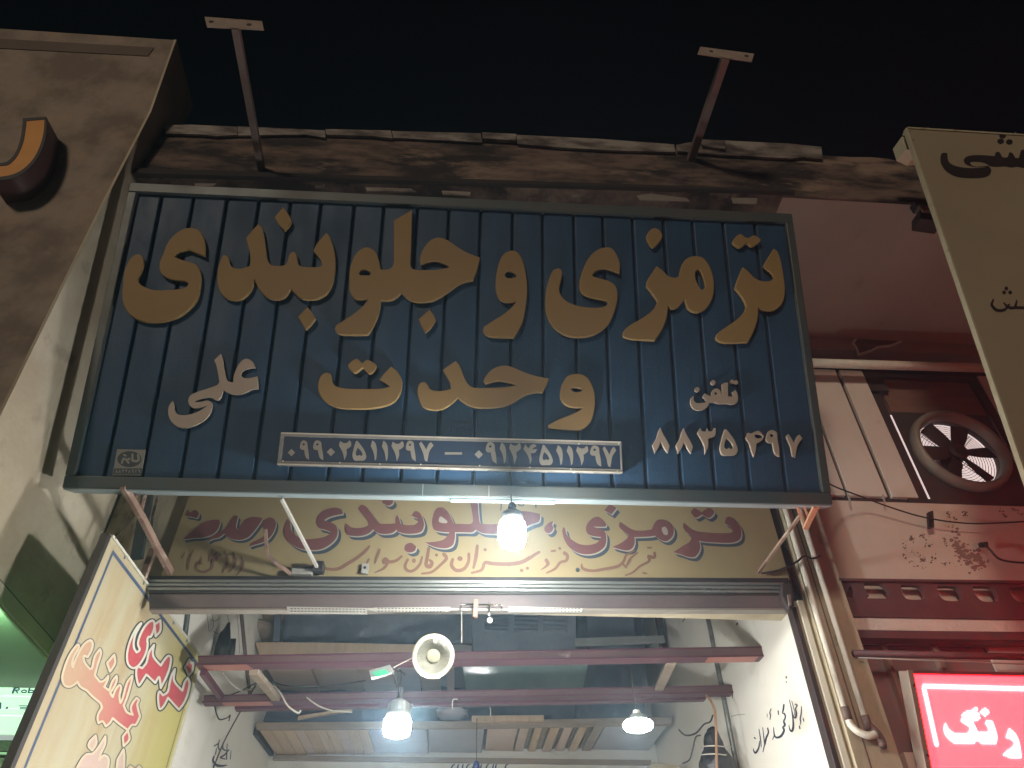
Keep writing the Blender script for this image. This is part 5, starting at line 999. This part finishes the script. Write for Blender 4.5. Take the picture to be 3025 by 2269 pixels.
wire('hanging_cord', [oy(772, 1996, 4.2), oy(740, 2050, 4.3), oy(700, 2120, 4.4), oy(660, 2195, 4.4), oy(628, 2275, 4.4)], .004, 'wire_dark', 'dark cord slanting down across the left inner wall', 'cord')
wire('hanging_cord', [oy(655, 1985, 4.2), oy(680, 2015, 4.3), oy(715, 2040, 4.4), oy(770, 2028, 4.5), oy(790, 2036, 4.5)], .005, 'wire_white', 'pale cord looping behind the beams at left', 'cord')
wire('hanging_cord', [oy(672, 2056, 4.3), oy(710, 2042, 4.4), oy(740, 2026, 4.4), oy(768, 2012, 4.45)], .0035, 'wire_dark', 'dark thin cord knotted between the beams at left', 'cord')
wire('hanging_cord', [oy(633, 2078, 4.4), oy(640, 2110, 4.45), oy(650, 2126, 4.45), oy(672, 2120, 4.45), oy(680, 2112, 4.45), oy(676, 2130, 4.45)], .004, 'wire_dark', 'looped cord on a hook low on the left inner wall', 'cord')
wire('beam_cable', [oy(800, 2012, 4.2), oy(850, 2026, 4.15), oy(960, 2028, 4.1), oy(1080, 2010, 4.0)], .003, 'wire_dark', 'thin cable strung between the maroon beams', 'cable')
wire('beam_cable', [oy(805, 2020, 4.2), oy(830, 2050, 4.15), oy(850, 2085, 4.15), oy(880, 2106, 4.15), oy(888, 2098, 4.15)], .005, 'wire_white', 'white cable hanging over the lower maroon beam', 'cable')
wire('beam_cable', [oy(905, 2060, 4.2), oy(940, 2085, 4.2), oy(985, 2100, 4.25), oy(1040, 2104, 4.3)], .004, 'wire_white', 'white cable drooping along the lower maroon beam', 'cable')
for i, (xa, ya, xb, yb_, yy) in enumerate(((1372, 2066, 1336 + 0, 2096, 4.22), (1448, 2090, 1449, 2118, 4.4))):
    pts = [oy(1352, 2066, yy), oy(1338, 2068, yy), oy(1336, 2096, yy)] if i == 0 else [oy(1446, 2090, yy), oy(1449, 2096, yy), oy(1449, 2118, yy)]
    wire('paint_drip', pts, .003, 'outline_white', ('white drip of plaster over the lower beam near the spotlight', 'white drip of plaster below the lower beam above the plank')[i], 'drip')
wire('pull_cord', [oy(1409, 2122, 5.0), oy(1408, 2190, 5.0), oy(1407, 2254, 5.0)], .0025, 'wire_dark', 'thin pull cord hanging in front of the loft planks', 'cord')
P_ = oy(1407, 2264, 5.0); o = MB().lathe([(0, .03), (.012, .03), (.022, .01), (.022, -.02), (0, -.03)], P_, (0, 0, 1), 16).done('cord_knob', 'ink_blue', smooth=True); props(o, 'blue knob at the end of the thin pull cord', 'knob')
# wrapped black bag by the right wall
YG = 4.25; P_ = oy(2112, 2222, YG); kk = mpp(P_)
bag = thing('plastic_bag', 'black plastic bag tied with cord hanging by the right inner wall', 'bag', P_)
lumpy(P_ + Vector((0, 0, -.10)), (50 * kk, .10, 118 * kk), .13, 2.4, 8, 36, 30, lambda z: 1.0 - .35 * max(z, 0) + .12 * math.sin(9 * z)).done('bag', 'black_bag', bag, smooth=True)
for y in (2204, 2228): MB().tube([oy(x, y + dy, YG - .10 - .02 * s) for x, dy, s in ((2070, 2, -3), (2090, 0, 0), (2115, -1, 1), (2140, 2, 0), (2160, 3, -3))], .003, 6).done('binding', 'wire_white', bag, smooth=True)
wire('orange_cable', [oy(2086, 2055, 4.2), oy(2098, 2068, 4.15), oy(2110, 2095, 4.12), oy(2115, 2140, 4.1), oy(2116, 2200, 4.1), oy(2118, 2290, 4.1)], .007, 'wire_orange', 'orange brown cable hanging in front of the black bag')
wire('bag_cord', [oy(2004, 2154, 4.3), oy(2025, 2172, 4.3), oy(2055, 2166, 4.3), oy(2080, 2140, 4.25), oy(2098, 2132, 4.25), oy(2106, 2112, 4.25)], .005, 'wire_dark', 'dark cord running from the shelf to the black bag', 'cord')
wire('bag_cord', [oy(2070, 2172, 4.3), oy(2055, 2178, 4.3), oy(2046, 2215, 4.3), oy(2036, 2245, 4.3), oy(2015, 2256, 4.3)], .004, 'wire_dark', 'frayed dark cord hanging on the left of the black bag', 'cord')
mb = MB(); A = [oy(x, y, 5.3) for x, y in ((1916, 2262), (1930, 2252), (2010, 2260), (2008, 2300), (1916, 2300))]; mb.prism(A, (0, .25, 0)); o = mb.done('cardboard_box', 'card_box', bevel=.004); props(o, 'top of a pale cardboard box in the back right corner', 'box')
# painted calligraphy on the inner walls
FRW = Frame((1.6, 4, 3), (0, -1, 0), (0, 0, 1)); o8 = (2000, 1854); s4 = []
for t in ('1470,930,8 1468,1000,14 1455,1080,16 1462,1110,14 1455,1150,6', '1445,1165,14 1452,1195,12', '1490,1075,14 1497,1105,12', '1395,905,14 1420,920,16 1400,960,14 1410,1010,22 1400,1065,22 1378,1050,10 1390,1000,8 1355,870,8', '1325,855,8 1350,950,12 1370,1080,18 1372,1180,24 1355,1225,24 1330,1200,14 1322,1150,6', '1262,910,18 1255,970,20 1245,1010,12 1270,1020,18 1280,1060,16 1260,1110,20 1275,1150,24 1250,1180,20 1265,1215,24 1230,1280,28 1180,1300,24 1150,1270,16 1140,1180,8', '1150,1275,14 1128,1325,8', '1195,985,16 1200,1030,12', '1110,960,10 1095,1010,12 1105,1030,12 1098,1085,8', '1065,1020,6 1065,1060,6', '1070,1190,16 1080,1240,18 1055,1300,20 1045,1340,18 1035,1370,14 1012,1180,8', '1040,1350,14 1015,1470,8', '968,1200,8 985,1310,14 995,1410,8', '975,1340,8 965,1420,18 930,1480,24 905,1455,14 905,1430,6', '915,1300,16 925,1312,14'): s4 += stroke(t, *o8, 16)
mb_o = paint('wall_lettering', FRW, s4, .0015, 'ink_navy'); props(mb_o, 'dark calligraphy painted on the right inner wall', 'lettering')
FLW = Frame((-1.5, 4, 3), (0, 1, 0), (0, 0, 1)); o9 = (0, 1519); s5 = []
for t in ('1435,1475,6 1425,1520,9 1440,1545,10', '1460,1490,6 1455,1530,10 1475,1545,8', '1485,1500,5 1480,1600,9', '1495,1540,8 1465,1575,10 1440,1590,10 1470,1600,8', '1415,1530,5 1408,1570,8', '1400,1580,8 1392,1610,14 1415,1640,18 1450,1645,14 1482,1640,6', '1510,1545,4 1505,1600,6', '1395,1640,8 1400,1680,10 1440,1700,12', '1400,1515,8 1425,1500,8'): s5 += stroke(t, *o9, 8, 2.212)
mb_o = paint('wall_lettering', FLW, s5, .0015, 'ink_navy'); props(mb_o, 'small blue calligraphy painted low on the left inner wall', 'lettering')
FBW = Frame((0, 6.2, 3), (1, 0, 0), (0, 0, 1)); s6 = []
for a_, b_2 in ((1334, 10), (1352, 4), (1366, 3), (1378, 10), (1396, 10), (1420, 3), (1436, 8), (1456, 3), (1464, 3), (1492, 8)): s6 += ribbon([(a_ + b_2, 2258, 2.5), (a_ + b_2 * .3, 2262, 4), (a_, 2275, 4), (a_ + b_2, 2284, 3)], 4)
mb_o = paint('wall_lettering', FBW, s6, .0015, 'ink_blue'); props(mb_o, 'blue calligraphy on the back wall below the loft, cut by the frame', 'lettering')
cr = []
for t in ('360,60 380,200 395,300 440,240 430,100', '400,150 460,180 520,140', '440,300 500,330 540,300', '600,80 620,200 600,330', '715,70 735,250 745,420 750,560', '790,560 800,700'): cr += stroke(t, 520, 1790, 5)
mb_o = paint('wall_crack', FLW, cr, .001, 'inner_crack'); props(mb_o, 'web of thin cracks in the left inner wall above the beams', 'crack')
cr = []
for t in ('290,1460,10 262,1530,14 225,1590,10', '880,1535,26 878,1550,26', '872,1605,22 868,1620,22'): cr += stroke(t, 1960, 1440, 10)
for t in ('1290,580,20 1292,595,20', '1290,640,14 1293,650,14', '650,770,18 655,800,14 655,830,8', '640,1050,5 720,1030,6 800,1025,5'): cr += stroke(t, 2000, 1854, 10)
mb_o = paint('wall_crack', FRW, cr, .001, 'inner_crack'); props(mb_o, 'short dark cracks and pits in the right inner wall', 'crack')

# ------------------------------------------------------------------ thin haze added to imitate lens glare round the lamps
vm = bpy.data.materials.new('glare_haze'); vm.use_nodes = True; vn = vm.node_tree; vn.nodes.remove(vn.nodes['Principled BSDF'])
pv = vn.nodes.new('ShaderNodeVolumePrincipled'); pv.inputs['Color'].default_value = (.52, .78, 1, 1); pv.inputs['Density'].default_value = GLARE_HAZE; pv.inputs['Anisotropy'].default_value = 0.72
vn.links.new(pv.outputs[0], vn.nodes['Material Output'].inputs['Volume']); MATS['glare_haze'] = vm
o = MB().box(-21, 21, -21, 15, -1.3, 6.2).done('glare_haze', 'glare_haze'); props(o, kind='stuff')
